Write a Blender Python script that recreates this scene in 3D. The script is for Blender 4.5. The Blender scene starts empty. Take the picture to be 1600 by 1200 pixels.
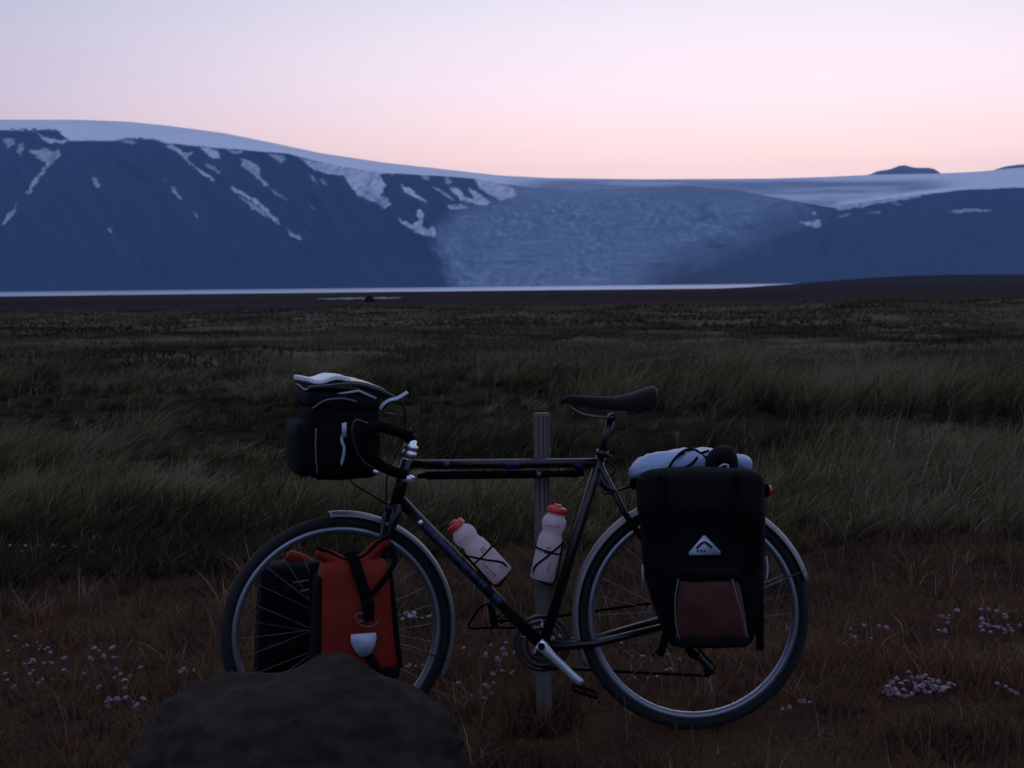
import bpy, bmesh, math, random
import numpy as np
from mathutils import Vector, Matrix

random.seed(7); rng = np.random.default_rng(11)
scene = bpy.context.scene
COL = scene.collection
R_ = math.radians

# ------------------------------------------------------------------ camera
CAM_H = 1.33; FPX = 2222.2
PITCH = math.atan((600 - 441) / FPX); ROLL = R_(0.6)
CAM = Vector((0, 0, CAM_H))
FWD = Vector((0, math.cos(PITCH), -math.sin(PITCH)))
_r0 = Vector((1, 0, 0)); _u0 = _r0.cross(FWD)
RGT = _r0 * math.cos(ROLL) - _u0 * math.sin(ROLL)
UPV = _r0 * math.sin(ROLL) + _u0 * math.cos(ROLL)
cd = bpy.data.cameras.new('camera'); cam = bpy.data.objects.new('camera', cd); COL.objects.link(cam)
m = Matrix((RGT, UPV, -FWD)).transposed().to_4x4(); m.translation = CAM
cam.matrix_world = m
cd.lens = 50; cd.sensor_width = 36; cd.clip_start = 0.05; cd.clip_end = 40000
cd.dof.use_dof = True; cd.dof.focus_distance = 4.25; cd.dof.aperture_fstop = 9.0
scene.camera = cam
scene.render.resolution_x = 1024; scene.render.resolution_y = 768

# ------------------------------------------------------------------ sky (dusk)
world = bpy.data.worlds.new('World'); scene.world = world; world.use_nodes = True
wt = world.node_tree; wt.nodes.clear()
def wn(t): return wt.nodes.new(t)
tc = wn('ShaderNodeTexCoord'); sep = wn('ShaderNodeSeparateXYZ'); wt.links.new(tc.outputs['Generated'], sep.inputs[0])
GLOW_AZ = R_(11)          # sunset glow lies a little to the right of the view
dot = wn('ShaderNodeVectorMath'); dot.operation = 'DOT_PRODUCT'
wt.links.new(tc.outputs['Generated'], dot.inputs[0]); dot.inputs[1].default_value = (math.sin(GLOW_AZ), math.cos(GLOW_AZ), 0)
m1 = wn('ShaderNodeMath'); m1.operation = 'MULTIPLY_ADD'; m1.inputs[1].default_value = .5; m1.inputs[2].default_value = .5
wt.links.new(dot.outputs['Value'], m1.inputs[0])
m2 = wn('ShaderNodeMath'); m2.operation = 'POWER'; m2.inputs[1].default_value = 9.0; wt.links.new(m1.outputs[0], m2.inputs[0])
def ramp(stops):
    r = wn('ShaderNodeValToRGB'); r.color_ramp.interpolation = 'LINEAR'
    e = r.color_ramp.elements
    while len(e) > 1: e.remove(e[-1])
    e[0].position = stops[0][0]; e[0].color = (*stops[0][1], 1)
    for p, c in stops[1:]:
        k = e.new(p); k.color = (*c, 1)
    wt.links.new(sep.outputs['Z'], r.inputs[0]); return r
ZEN = (.20, .225, .335)
front = ramp([(0.0, (1.0, .66, .57)), (.06, (1.0, .69, .58)), (.085, (1.0, .685, .575)), (.13, (.78, .62, .625)), (.197, (.535, .505, .535)),
              (.30, (.40, .40, .48)), (.5, (.275, .295, .41)), (1.0, ZEN)])
back = ramp([(0.0, (.05, .065, .11)), (.10, (.075, .11, .19)), (.28, (.115, .155, .265)), (.6, (.16, .19, .30)), (1.0, ZEN)])
mixc = wn('ShaderNodeMix'); mixc.data_type = 'RGBA'
wt.links.new(m2.outputs[0], mixc.inputs[0]); wt.links.new(back.outputs[0], mixc.inputs[6]); wt.links.new(front.outputs[0], mixc.inputs[7])
bg = wn('ShaderNodeBackground'); bg.inputs[1].default_value = 2.38
out = wn('ShaderNodeOutputWorld'); mp_ = wn('ShaderNodeMapping'); mp_.inputs['Scale'].default_value = (2.0, 2.0, 16.0); mp_.inputs['Rotation'].default_value = (.0, R_(9), 0)
nzs = wn('ShaderNodeTexNoise'); nzs.inputs['Scale'].default_value = 1.6; nzs.inputs['Detail'].default_value = 4
wt.links.new(tc.outputs['Generated'], mp_.inputs[0]); wt.links.new(mp_.outputs[0], nzs.inputs['Vector'])
mrs = wn('ShaderNodeMapRange'); mrs.inputs['From Min'].default_value = .3; mrs.inputs['From Max'].default_value = .7; mrs.inputs['To Min'].default_value = .985; mrs.inputs['To Max'].default_value = 1.015
wt.links.new(nzs.outputs['Fac'], mrs.inputs['Value'])
vms = wn('ShaderNodeVectorMath'); vms.operation = 'SCALE'; wt.links.new(mixc.outputs[2], vms.inputs[0]); wt.links.new(mrs.outputs[0], vms.inputs['Scale'])
wt.links.new(vms.outputs[0], bg.inputs[0]); wt.links.new(bg.outputs[0], out.inputs[0])

# faint afterglow from where the sun went down
sl = bpy.data.lights.new('sun', 'SUN'); sl.energy = 0.05; sl.angle = R_(25); sl.color = (1.0, .72, .62)
sun = bpy.data.objects.new('sun', sl); COL.objects.link(sun)
_sd = Vector((math.sin(R_(38)) * math.cos(R_(13)), math.cos(R_(38)) * math.cos(R_(13)), math.sin(R_(13))))
sun.rotation_euler = (-_sd).to_track_quat('-Z', 'Y').to_euler()

vs = scene.view_settings; vs.view_transform = 'Standard'; vs.look = 'None'; vs.exposure = 0.0; vs.gamma = 1.0; vs.use_curve_mapping = False
scene.render.engine = 'CYCLES'
cy = scene.cycles; cy.use_denoising = True; cy.max_bounces = 5; cy.volume_bounces = 0; cy.diffuse_bounces = 3; cy.glossy_bounces = 3
cy.transparent_max_bounces = 8; cy.caustics_reflective = False; cy.caustics_refractive = False

# ------------------------------------------------------------------ helpers
def ray(px, py): return FWD + RGT * ((px - 800) / FPX) - UPV * ((py - 600) / FPX)
def at(px, py, Y):
    d = ray(px, py); return CAM + d * (Y / d.y)
BY = 4.2; LEAN = R_(2.0); TL = math.tan(LEAN)
def B(px, py, off=0.0):
    """pixel -> point on the bicycle's (leaning) plane, shifted off metres away from the viewer"""
    d = ray(px, py); t = (BY + off + CAM.z * TL) / (d.y - d.z * TL)
    return CAM + d * t
EX = Vector((1, 0, 0)); EZ = Vector((0, math.sin(LEAN), math.cos(LEAN))); EN = Vector((0, math.cos(LEAN), -math.sin(LEAN)))
STEER = R_(17)
FX = Vector((math.cos(STEER), math.sin(STEER), 0)); FN = Vector((-math.sin(STEER), math.cos(STEER), 0)); FZ = Vector((0, 0, 1))
FN = (FN - FZ * 0.035).normalized(); FZ = FX.cross(FN).normalized()

def h32(ix, iy, s):
    a = (ix.astype(np.int64) * 374761393 + iy.astype(np.int64) * 668265263 + s * 974634373) & 0xffffffff
    a = ((a ^ (a >> 13)) * 1274126177) & 0xffffffff
    a = ((a ^ (a >> 16)) * 2246822519) & 0xffffffff
    return ((a ^ (a >> 15)) & 0xffffff) / float(0xffffff)
def vnoise(x, y, s=0):
    x = np.asarray(x, float); y = np.asarray(y, float)
    ix = np.floor(x); iy = np.floor(y); fx = x - ix; fy = y - iy
    fx = fx * fx * (3 - 2 * fx); fy = fy * fy * (3 - 2 * fy)
    a = h32(ix, iy, s); b = h32(ix + 1, iy, s); c = h32(ix, iy + 1, s); d = h32(ix + 1, iy + 1, s)
    return (a * (1 - fx) + b * fx) * (1 - fy) + (c * (1 - fx) + d * fx) * fy
def fbm(x, y, s=0, o=4):
    v = 0; amp = .5; f = 1.0
    for k in range(o):
        v = v + amp * (vnoise(x * f, y * f, s + k * 17) - .5); amp *= .5; f *= 2.03
    return v
def sstep(a, b, x):
    t = np.clip((x - a) / (b - a), 0, 1); return t * t * (3 - 2 * t)

WL = {}
def wloc(o):
    return WL.get(o.name, Vector((0, 0, 0)))
def tag(o, label=None, cat=None, group=None, kind=None):
    if label: o['label'] = label
    if cat: o['category'] = cat
    if group: o['group'] = group
    if kind: o['kind'] = kind
    return o
def thing(name, loc, label=None, cat=None, group=None, parent=None):
    o = bpy.data.objects.new(name, None); COL.objects.link(o); o.empty_display_size = .1
    if parent is not None:
        o.parent = parent; o.location = Vector(loc) - wloc(parent)
    else: o.location = loc
    WL[o.name] = Vector(loc)
    return tag(o, label, cat, group)
def obj(name, vf, mat, parent=None, smooth=True, loc=None):
    v, f = vf
    base = wloc(parent) if parent is not None else Vector(loc or (0, 0, 0))
    me = bpy.data.meshes.new(name)
    me.from_pydata([tuple(Vector(p) - base) for p in v], [], [tuple(q) for q in f])
    if smooth: me.shade_smooth()
    me.materials.append(mat)
    o = bpy.data.objects.new(name, me); COL.objects.link(o)
    if parent is not None: o.parent = parent
    else: o.location = base
    WL[o.name] = base
    return o
def npmesh(name, V, T, mat, attrs=None, smooth=False):
    V = np.asarray(V, np.float32); T = np.asarray(T, np.int32); k = T.shape[1]
    me = bpy.data.meshes.new(name)
    me.vertices.add(len(V)); me.vertices.foreach_set('co', V.ravel())
    me.loops.add(T.size); me.loops.foreach_set('vertex_index', T.ravel())
    me.polygons.add(len(T)); me.polygons.foreach_set('loop_start', np.arange(0, T.size, k, dtype=np.int32))
    if smooth: me.polygons.foreach_set('use_smooth', np.ones(len(T), bool))
    me.update(calc_edges=True)
    for n, a in (attrs or {}).items():
        at_ = me.attributes.new(n, 'FLOAT', 'POINT'); at_.data.foreach_set('value', np.asarray(a, np.float32))
    me.materials.append(mat)
    o = bpy.data.objects.new(name, me); COL.objects.link(o); return o
def join(*vfs):
    V = []; F = []
    for v, f in vfs:
        b = len(V); V += list(v); F += [tuple(i + b for i in q) for q in f]
    return V, F
def tube(pts, rad, n=10, cap=True, flat=None):
    pts = [Vector(p) for p in pts]; k = len(pts)
    rs = rad if isinstance(rad, (list, tuple)) else [rad] * k
    V = []; F = []; u = None
    for i, p in enumerate(pts):
        t = (pts[min(i + 1, k - 1)] - pts[max(i - 1, 0)]).normalized()
        if u is None:
            u = t.cross(Vector((0, 0, 1)) if abs(t.z) < .9 else Vector((1, 0, 0))).normalized()
        else: u = (u - t * u.dot(t)).normalized()
        w = t.cross(u)
        for j in range(n):
            a = 2 * math.pi * j / n; V.append(p + (u * math.cos(a) + w * math.sin(a)) * rs[i])
    for i in range(k - 1):
        for j in range(n):
            F.append((i * n + j, i * n + (j + 1) % n, (i + 1) * n + (j + 1) % n, (i + 1) * n + j))
    if cap: F.append(tuple(range(n))[::-1]); F.append(tuple(range((k - 1) * n, k * n)))
    return V, F
def curve(pts, n=6):
    """Catmull-Rom through points"""
    P = [Vector(p) for p in pts]; P = [P[0] * 2 - P[1]] + P + [P[-1] * 2 - P[-2]]; o = []
    for i in range(1, len(P) - 2):
        for k in range(n):
            t = k / n; a, b, c, d = P[i - 1:i + 3]
            o.append(.5 * ((2 * b) + (c - a) * t + (2 * a - 5 * b + 4 * c - d) * t * t + (3 * b - a - 3 * c + d) * t ** 3))
    o.append(P[-2]); return o
def ring(C, ex, ez, en, prof, n=72, a0=0, a1=2 * math.pi):
    """sweep a closed profile [(radial, lateral)] round C"""
    full = abs(a1 - a0 - 2 * math.pi) < 1e-6; k = len(prof); V = []; F = []; rows = n if full else n + 1
    for i in range(rows):
        a = a0 + (a1 - a0) * i / n; d = ex * math.cos(a) + ez * math.sin(a)
        for r, l in prof: V.append(C + d * r + en * l)
    for i in range(n):
        i2 = (i + 1) % rows
        for j in range(k): F.append((i * k + j, i * k + (j + 1) % k, i2 * k + (j + 1) % k, i2 * k + j))
    if not full: F += [tuple(range(k))[::-1], tuple(range((rows - 1) * k, rows * k))]
    return V, F
def lathe(p0, axis, prof, n=20):
    axis = Vector(axis).normalized(); u = axis.orthogonal().normalized(); w = axis.cross(u); V = []; F = []
    for z, r in prof:
        for j in range(n):
            a = 2 * math.pi * j / n; V.append(Vector(p0) + axis * z + (u * math.cos(a) + w * math.sin(a)) * r)
    for i in range(len(prof) - 1):
        for j in range(n): F.append((i * n + j, i * n + (j + 1) % n, (i + 1) * n + (j + 1) % n, (i + 1) * n + j))
    F += [tuple(range(n))[::-1], tuple(range((len(prof) - 1) * n, len(prof) * n))]
    return V, F
def softbox(dims, r, fn, n=10, bulge=(0, 0, 0), wr=0.0, seed=1):
    """rounded, bulging box; fn maps (u,v,w) in -1..1 to a point"""
    bm = bmesh.new(); bmesh.ops.create_cube(bm, size=2.0)
    bmesh.ops.subdivide_edges(bm, edges=bm.edges[:], cuts=n, use_grid_fill=True)
    V = []; hd = [d / 2 for d in dims]
    for v in bm.verts:
        c = v.co; p = [c[i] * hd[i] for i in range(3)]
        q = [max(-(hd[i] - r), min(hd[i] - r, p[i])) for i in range(3)]
        d = Vector([p[i] - q[i] for i in range(3)])
        if d.length > 1e-9: d = d.normalized() * r
        p = [q[i] + d[i] for i in range(3)]
        u = [p[i] / hd[i] for i in range(3)]
        for i in range(3):
            a, b = u[(i + 1) % 3], u[(i + 2) % 3]
            p[i] += math.copysign(1, c[i]) * abs(c[i]) ** 3 * bulge[i] * (1 - a * a) * (1 - b * b)
        if wr:
            k = float(fbm(np.array([p[0] * 26 + p[1] * 9 + seed]), np.array([p[2] * 17 - p[1] * 11 + seed * 3]), seed, 3)[0]) * wr
            p = [x + k * (1 if x > 0 else -1) for x in p]
        V.append(fn(p[0] / hd[0], p[1] / hd[1], p[2] / hd[2]))
    F = [tuple(v.index for v in f.verts) for f in bm.faces]; bm.free()
    return V, F
def box(c, ex, ey, ez, dx, dy, dz):
    V = [c + ex * (sx * dx / 2) + ey * (sy * dy / 2) + ez * (sz * dz / 2) for sx in (-1, 1) for sy in (-1, 1) for sz in (-1, 1)]
    return V, [(0, 1, 3, 2), (4, 6, 7, 5), (0, 4, 5, 1), (2, 3, 7, 6), (0, 2, 6, 4), (1, 5, 7, 3)]
def plate(pts, n, th):
    """flat polygon with thickness th along -n"""
    k = len(pts); V = [Vector(p) for p in pts] + [Vector(p) - n * th for p in pts]
    F = [tuple(range(k)), tuple(range(k, 2 * k))[::-1]] + [(i, i + k, (i + 1) % k + k, (i + 1) % k) for i in range(k)]
    return V, F
def ribbon(pts, nrm, w, th=.003):
    pts = [Vector(p) for p in pts]; V = []; F = []; k = len(pts)
    for i, p in enumerate(pts):
        t = (pts[min(i + 1, k - 1)] - pts[max(i - 1, 0)]).normalized(); s = t.cross(nrm).normalized() * w / 2; q = nrm * th
        V += [p - s, p + s, p + s + q, p - s + q]
    for i in range(k - 1):
        for j in range(4): F.append((i * 4 + j, i * 4 + (j + 1) % 4, i * 4 + 4 + (j + 1) % 4, i * 4 + 4 + j))
    F += [(3, 2, 1, 0), (k * 4 - 4, k * 4 - 3, k * 4 - 2, k * 4 - 1)]
    return V, F

# ------------------------------------------------------------------ materials
def mat(name, col, rough=.6, metal=0, var=.25, scale=40, bump=0, bscale=200, spec=.5, coat=0, alpha=1, trans=0):
    M = bpy.data.materials.new(name); M.use_nodes = True; t = M.node_tree; p = t.nodes['Principled BSDF']
    co = t.nodes.new('ShaderNodeTexCoord'); nz = t.nodes.new('ShaderNodeTexNoise'); nz.inputs['Scale'].default_value = scale; nz.inputs['Detail'].default_value = 5
    t.links.new(co.outputs['Object'], nz.inputs['Vector'])
    rp = t.nodes.new('ShaderNodeMix'); rp.data_type = 'RGBA'
    rp.inputs[6].default_value = (*[c * (1 - var) for c in col], 1); rp.inputs[7].default_value = (*[min(1, c * (1 + var)) for c in col], 1)
    t.links.new(nz.outputs['Fac'], rp.inputs[0]); t.links.new(rp.outputs[2], p.inputs['Base Color'])
    p.inputs['Roughness'].default_value = rough; p.inputs['Metallic'].default_value = metal
    p.inputs['Specular IOR Level'].default_value = spec; p.inputs['Coat Weight'].default_value = coat
    if trans: p.inputs['Transmission Weight'].default_value = trans
    if bump:
        n2 = t.nodes.new('ShaderNodeTexNoise'); n2.inputs['Scale'].default_value = bscale; n2.inputs['Detail'].default_value = 4
        t.links.new(co.outputs['Object'], n2.inputs['Vector'])
        b = t.nodes.new('ShaderNodeBump'); b.inputs['Strength'].default_value = bump; b.inputs['Distance'].default_value = .01
        t.links.new(n2.outputs['Fac'], b.inputs['Height']); t.links.new(b.outputs[0], p.inputs['Normal'])
    return M
M_paint = mat('black_paint', (.004, .004, .006), .38, coat=.25, spec=.35)
M_blue = mat('blue_lettering', (.006, .016, .075), .4)
M_rubber = mat('tyre_rubber', (.007, .007, .008), .85, bump=.3, bscale=300)
M_alloy = mat('alloy_rim', (.31, .32, .35), .38, .85, var=.15)
M_chrome = mat('polished_alloy', (.82, .84, .88), .36, .9, var=.1)
M_fender = mat('grey_fender', (.22, .21, .21), .38, .35, var=.2, scale=20)
M_steel = mat('spoke_steel', (.10, .10, .105), .4, .8)
M_nylon = mat('black_nylon', (.0030, .0028, .004), .9, bump=.4, bscale=500, spec=.12)
M_nylon2 = mat('charcoal_nylon', (.0055, .005, .0065), .85, bump=.4, bscale=400, spec=.15)
M_web = mat('black_webbing', (.0035, .0033, .004), .9, spec=.06)
M_red = mat('orange_red_tarpaulin', (.175, .014, .006), .6, var=.35, scale=9, bump=.35, bscale=28, spec=.15)
M_brown = mat('rust_nylon', (.056, .0095, .0035), .8, var=.6, scale=14, bump=.3, bscale=200)
M_refl = mat('silver_reflective', (.36, .40, .52), .35, 0, var=.06)
M_white = mat('pale_blue_tarpaulin', (.24, .32, .48), .45, var=.1, scale=12, bump=.25, bscale=30)
M_clear = mat('map_case_vinyl', (.05, .05, .06), .22, var=.1)
M_paper = mat('map_paper', (.75, .75, .74), .6, var=.12, scale=30)
M_pip = mat('grey_piping', (.11, .105, .115), .6)
M_leather = mat('saddle_leather', (.0045, .004, .004), .55, var=.3, bump=.1, bscale=120, spec=.08)
M_cap = mat('red_bottle_cap', (.55, .03, .02), .4, var=.1)
M_print = mat('red_print', (.42, .14, .13), .5, var=.3, scale=120)
M_print2 = mat('dark_print', (.12, .11, .2), .5, var=.4, scale=160)
M_lamp = mat('red_lens', (.7, .02, .025), .2)
M_wood = mat('weathered_wood', (.14, .112, .098), .85, var=.35, scale=25)
M_rock = mat('dark_basalt', (.025, .019, .0145), .95, var=.75, scale=9, bump=1.0, bscale=38, spec=.1)
_t = M_rock.node_tree; _p = _t.nodes['Principled BSDF']; _c = _t.nodes.new('ShaderNodeTexCoord')
_n1 = _t.nodes.new('ShaderNodeTexNoise'); _n1.inputs['Scale'].default_value = 16; _n1.inputs['Detail'].default_value = 9; _t.links.new(_c.outputs['Object'], _n1.inputs['Vector'])
_rl = _t.nodes.new('ShaderNodeValToRGB'); _rl.color_ramp.elements[0].position = .50; _rl.color_ramp.elements[1].position = .68; _t.links.new(_n1.outputs['Fac'], _rl.inputs[0])
_ml = _t.nodes.new('ShaderNodeMix'); _ml.data_type = 'RGBA'; _ml.inputs[7].default_value = (.034, .028, .022, 1)
_src = _p.inputs['Base Color'].links[0].from_socket; _t.links.new(_src, _ml.inputs[6]); _t.links.new(_rl.outputs[0], _ml.inputs[0]); _t.links.new(_ml.outputs[2], _p.inputs['Base Color'])
M_stem = mat('thrift_stem', (.05, .06, .03), .7)
M_pink = mat('thrift_petals', (.20, .135, .17), .8, var=.35, scale=60)
M_whitefl = mat('pale_petals', (.25, .22, .235), .8, var=.25, scale=60)
M_cush = mat('thrift_cushion', (.035, .04, .02), .9, var=.5, scale=50)
M_moss = mat('dark_moss', (.026, .022, .022), .95, var=.6, scale=18, bump=1, bscale=60)
# wood grain along the post
_t = M_wood.node_tree; _m = _t.nodes.new('ShaderNodeMapping'); _m.inputs['Scale'].default_value = (60, 60, 2.5)
for l in list(_t.links):
    if l.to_node.type == 'TEX_NOISE': f_ = l.from_socket; n_ = l.to_node; _t.links.remove(l)
_t.links.new(f_, _m.inputs[0]); _t.links.new(_m.outputs[0], n_.inputs[0])
n_.inputs['Scale'].default_value = 1.0
# translucent bottle plastic
M_bottle = bpy.data.materials.new('milky_bottle_plastic'); M_bottle.use_nodes = True; _t = M_bottle.node_tree; _p = _t.nodes['Principled BSDF']
_p.inputs['Base Color'].default_value = (.74, .66, .70, 1); _p.inputs['Roughness'].default_value = .38
_tr = _t.nodes.new('ShaderNodeBsdfTranslucent'); _tr.inputs[0].default_value = (.86, .72, .74, 1); _mx = _t.nodes.new('ShaderNodeMixShader'); _mx.inputs[0].default_value = .6
_nz = _t.nodes.new('ShaderNodeTexNoise'); _nz.inputs['Scale'].default_value = 30; _b = _t.nodes.new('ShaderNodeBump'); _b.inputs['Strength'].default_value = .1
_t.links.new(_nz.outputs[0], _b.inputs['Height']); _t.links.new(_b.outputs[0], _p.inputs['Normal'])
_t.links.new(_p.outputs[0], _mx.inputs[1]); _t.links.new(_tr.outputs[0], _mx.inputs[2]); _t.links.new(_mx.outputs[0], _t.nodes['Material Output'].inputs[0])

def leafmat(name, stops, trans=.35):
    M = bpy.data.materials.new(name); M.use_nodes = True; t = M.node_tree; t.nodes.remove(t.nodes['Principled BSDF'])
    a = t.nodes.new('ShaderNodeAttribute'); a.attribute_name = 'tint'; r = t.nodes.new('ShaderNodeValToRGB'); e = r.color_ramp.elements
    e[0].position = stops[0][0]; e[0].color = (*stops[0][1], 1); e[1].position = stops[1][0]; e[1].color = (*stops[1][1], 1)
    for p, c in stops[2:]: k = e.new(p); k.color = (*c, 1)
    d = t.nodes.new('ShaderNodeBsdfDiffuse'); tr = t.nodes.new('ShaderNodeBsdfTranslucent'); mx = t.nodes.new('ShaderNodeMixShader'); mx.inputs[0].default_value = trans
    t.links.new(a.outputs['Fac'], r.inputs[0]); t.links.new(r.outputs[0], d.inputs[0]); t.links.new(r.outputs[0], tr.inputs[0])
    t.links.new(d.outputs[0], mx.inputs[1]); t.links.new(tr.outputs[0], mx.inputs[2]); t.links.new(mx.outputs[0], t.nodes['Material Output'].inputs[0])
    return M

# ------------------------------------------------------------------ terrain
WHEEL_R = .347
CR = B(1083, 960); CF = B(528, 986, -.0)
RC = CR - EZ * WHEEL_R; FC = CF - FZ * WHEEL_R
GSL = (RC.z - FC.z) / (RC.x - FC.x)
LAKE_Z = -20.0; POND_Z = -1.55
def ground_h(x, y):
    x = np.asarray(x, float); y = np.asarray(y, float)
    d = np.sqrt(x * x + y * y) + 1e-6
    near = 1 - sstep(5.5, 12, d)
    z = near * (RC.z + .002 + GSL * (np.clip(x, -3, 3) - RC.x))
    z = z + .05 * fbm(x * 1.1, y * 1.1, 3, 4) * sstep(.3, .8, np.abs(y - BY) + .25)
    z = z + sstep(7, 14, d) * (1 - sstep(400, 900, d)) * (.50 * fbm(x * .30, y * .42, 5, 4) + .10 * np.abs(fbm(x * 1.3, y * 1.3, 6, 3)))
    z = z + sstep(25, 80, d) * (1 - sstep(1500, 2600, d)) * 1.0 * fbm(x * .045, y * .06, 7, 4)
    z = z + sstep(200, 700, d) * (1 - sstep(1800, 2800, d)) * 2.5 * fbm(x * .006, y * .01, 8, 3)
    slope = np.where(y > 0, np.minimum(d, 3900) * (-20.6 / 3800), 0); z = z + slope * sstep(10, 60, d)
    ang = x / np.maximum(y, 1.0)
    wp = np.exp(-((x + 30) / 26) ** 4 - ((y - 285) / 62) ** 4); z = z * (1 - wp) + (POND_Z - .06) * wp
    z = z + np.where(y > 50, 13.6 * sstep(.13, .30, ang) * np.exp(-((y - 1700) / 750) ** 2), 0)
    z = z - np.where(y > 0, 6 * sstep(3650, 4300, y + 350 * fbm(x * .002, y * .002, 9, 4)), 0)
    return z
fa = np.radians(np.linspace(-27, 27, 460)); ba = np.radians(np.linspace(30, 330, 76))
ang = np.concatenate([fa, ba]); NA = len(ang)
rad = np.concatenate([[.05, .3, .6, .9, 1.3, 1.7, 2.1], np.geomspace(2.4, 8600, 470)]); NR = len(rad)
AA, RR = np.meshgrid(ang, rad); GX = RR * np.sin(AA); GY = RR * np.cos(AA); GZ = ground_h(GX, GY)
V = np.stack([GX, GY, GZ], -1).reshape(-1, 3)
i, j = np.meshgrid(np.arange(NR - 1), np.arange(NA), indexing='ij'); j2 = (j + 1) % NA
T = np.stack([i * NA + j, i * NA + j2, (i + 1) * NA + j2, (i + 1) * NA + j], -1).reshape(-1, 4)
M_ground = bpy.data.materials.new('heath_ground'); M_ground.use_nodes = True; t = M_ground.node_tree; p = t.nodes['Principled BSDF']
p.inputs['Roughness'].default_value = 1.0; p.inputs['Specular IOR Level'].default_value = 0.0
geo = t.nodes.new('ShaderNodeNewGeometry'); sp = t.nodes.new('ShaderNodeSeparateXYZ'); t.links.new(geo.outputs['Position'], sp.inputs[0])
def nz(scale, det=5, vec=None, stretch=None):
    n = t.nodes.new('ShaderNodeTexNoise'); n.inputs['Scale'].default_value = scale; n.inputs['Detail'].default_value = det
    if stretch:
        mp = t.nodes.new('ShaderNodeMapping'); mp.inputs['Scale'].default_value = stretch; t.links.new(geo.outputs['Position'], mp.inputs[0]); t.links.new(mp.outputs[0], n.inputs['Vector'])
    else: t.links.new(geo.outputs['Position'], n.inputs['Vector'])
    return n
def rampn(src, stops):
    r = t.nodes.new('ShaderNodeValToRGB'); e = r.color_ramp.elements
    e[0].position, e[0].color = stops[0][0], (*stops[0][1], 1); e[1].position, e[1].color = stops[-1][0], (*stops[-1][1], 1)
    for q, c in stops[1:-1]: k = e.new(q); k.color = (*c, 1)
    t.links.new(src, r.inputs[0]); return r.outputs[0]
def mixn(f, a, b):
    x = t.nodes.new('ShaderNodeMix'); x.data_type = 'RGBA'; t.links.new(f, x.inputs[0]); t.links.new(a, x.inputs[6]); t.links.new(b, x.inputs[7]); return x.outputs[2]
def mrn(src, a, b):
    x = t.nodes.new('ShaderNodeMapRange'); x.inputs['From Min'].default_value = a; x.inputs['From Max'].default_value = b; x.clamp = True; t.links.new(src, x.inputs['Value']); return x.outputs[0]
near_c = rampn(nz(2.2, 8).outputs['Fac'], [(.3, (.030, .020, .014)), (.5, (.058, .030, .020)), (.62, (.062, .045, .022)), (.75, (.035, .036, .02))])
heath = rampn(nz(1, 7, stretch=(.35, .7, 1)).outputs['Fac'], [(.32, (.024, .021, .012)), (.47, (.060, .050, .030)), (.58, (.10, .080, .052)), (.72, (.048, .050, .026))])
far_c = rampn(nz(1, 4, stretch=(.004, .012, .01)).outputs['Fac'], [(.3, (.024, .0180, .0165)), (.7, (.044, .0325, .0300))])
undergrass_c = rampn(nz(1.3, 7).outputs['Fac'], [(.35, (.012, .010, .007)), (.65, (.034, .027, .017))])  # darker ground colour where the tall grass stands
c1 = mixn(mrn(sp.outputs['Y'], 17, 24), mixn(mrn(sp.outputs['Y'], 6.6, 7.6), near_c, undergrass_c), heath); c2 = mixn(mrn(sp.outputs['Y'], 88, 125), c1, far_c)
t.links.new(c2, p.inputs['Base Color'])
bp = t.nodes.new('ShaderNodeBump'); bp.inputs['Strength'].default_value = .8; bp.inputs['Distance'].default_value = .06
t.links.new(nz(9, 8).outputs['Fac'], bp.inputs['Height']); t.links.new(bp.outputs[0], p.inputs['Normal'])
g = npmesh('ground', V, T, M_ground, smooth=True); tag(g, kind='structure')

# lake
M_lake = mat('lake_water', (.46, .51, .57), .30, var=.05, scale=.001, spec=.9)
V = []; nx = 40; 
lv, lf = [], []
for a in range(nx + 1):
    for b in range(13): lv.append((-9000 + 18000 * a / nx, 2600 + 5400 * b / 12, LAKE_Z))
for a in range(nx):
    for b in range(12): lf.append((a * 13 + b, a * 13 + 13 + b, a * 13 + 14 + b, a * 13 + b + 1))
lake = obj('lake', (lv, lf), M_lake); tag(lake, kind='structure')
# ------------------------------------------------------------------ mountains, ice cap and glacier (traced skyline, real distance)
def interp(P, x): P = np.array(P, float); return np.interp(x, P[:, 0], P[:, 1])
SKY = [(-1000, 260), (-400, 200), (-150, 190), (0, 187), (120, 187), (200, 190), (260, 196), (350, 208), (430, 224), (500, 239), (600, 254), (700, 265), (780, 274), (860, 278), (1000, 280), (1200, 279), (1300, 276), (1360, 273), (1470, 271), (1530, 268), (1570, 264), (1620, 260), (1800, 256), (2000, 260)]
EDGE = [(-1000, 285), (-400, 212), (0, 203), (90, 206), (110, 220), (180, 220), (200, 216), (240, 219), (262, 224), (350, 232), (400, 236), (450, 240), (480, 248), (540, 262), (600, 270), (680, 274), (740, 279), (790, 288), (840, 293), (920, 296), (1000, 292), (1080, 290), (1150, 296), (1230, 312), (1300, 324), (1360, 315), (1420, 307), (1500, 297), (1600, 293), (1800, 288), (2000, 290)]
BASE = [(-400, 462), (0, 460), (640, 452), (1240, 446), (2000, 440)]
NXC = 1330; pxs = np.concatenate([np.linspace(-1000, -60, 130, endpoint=False), np.linspace(-60, 1660, 1080, endpoint=False), np.linspace(1660, 2600, 120)])
NF = 150; NC = 34; NB = 8
sky_y = interp(SKY, pxs); edge_y = interp(EDGE, pxs) + 1.6 * fbm(pxs * .06, pxs * 0, 21, 4); base_y = interp(BASE, pxs)
run = interp([(-400, 1300), (560, 1200), (700, 1500), (820, 2600), (1000, 2900), (1150, 2300), (1300, 1600), (2000, 1500)], pxs)
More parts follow.
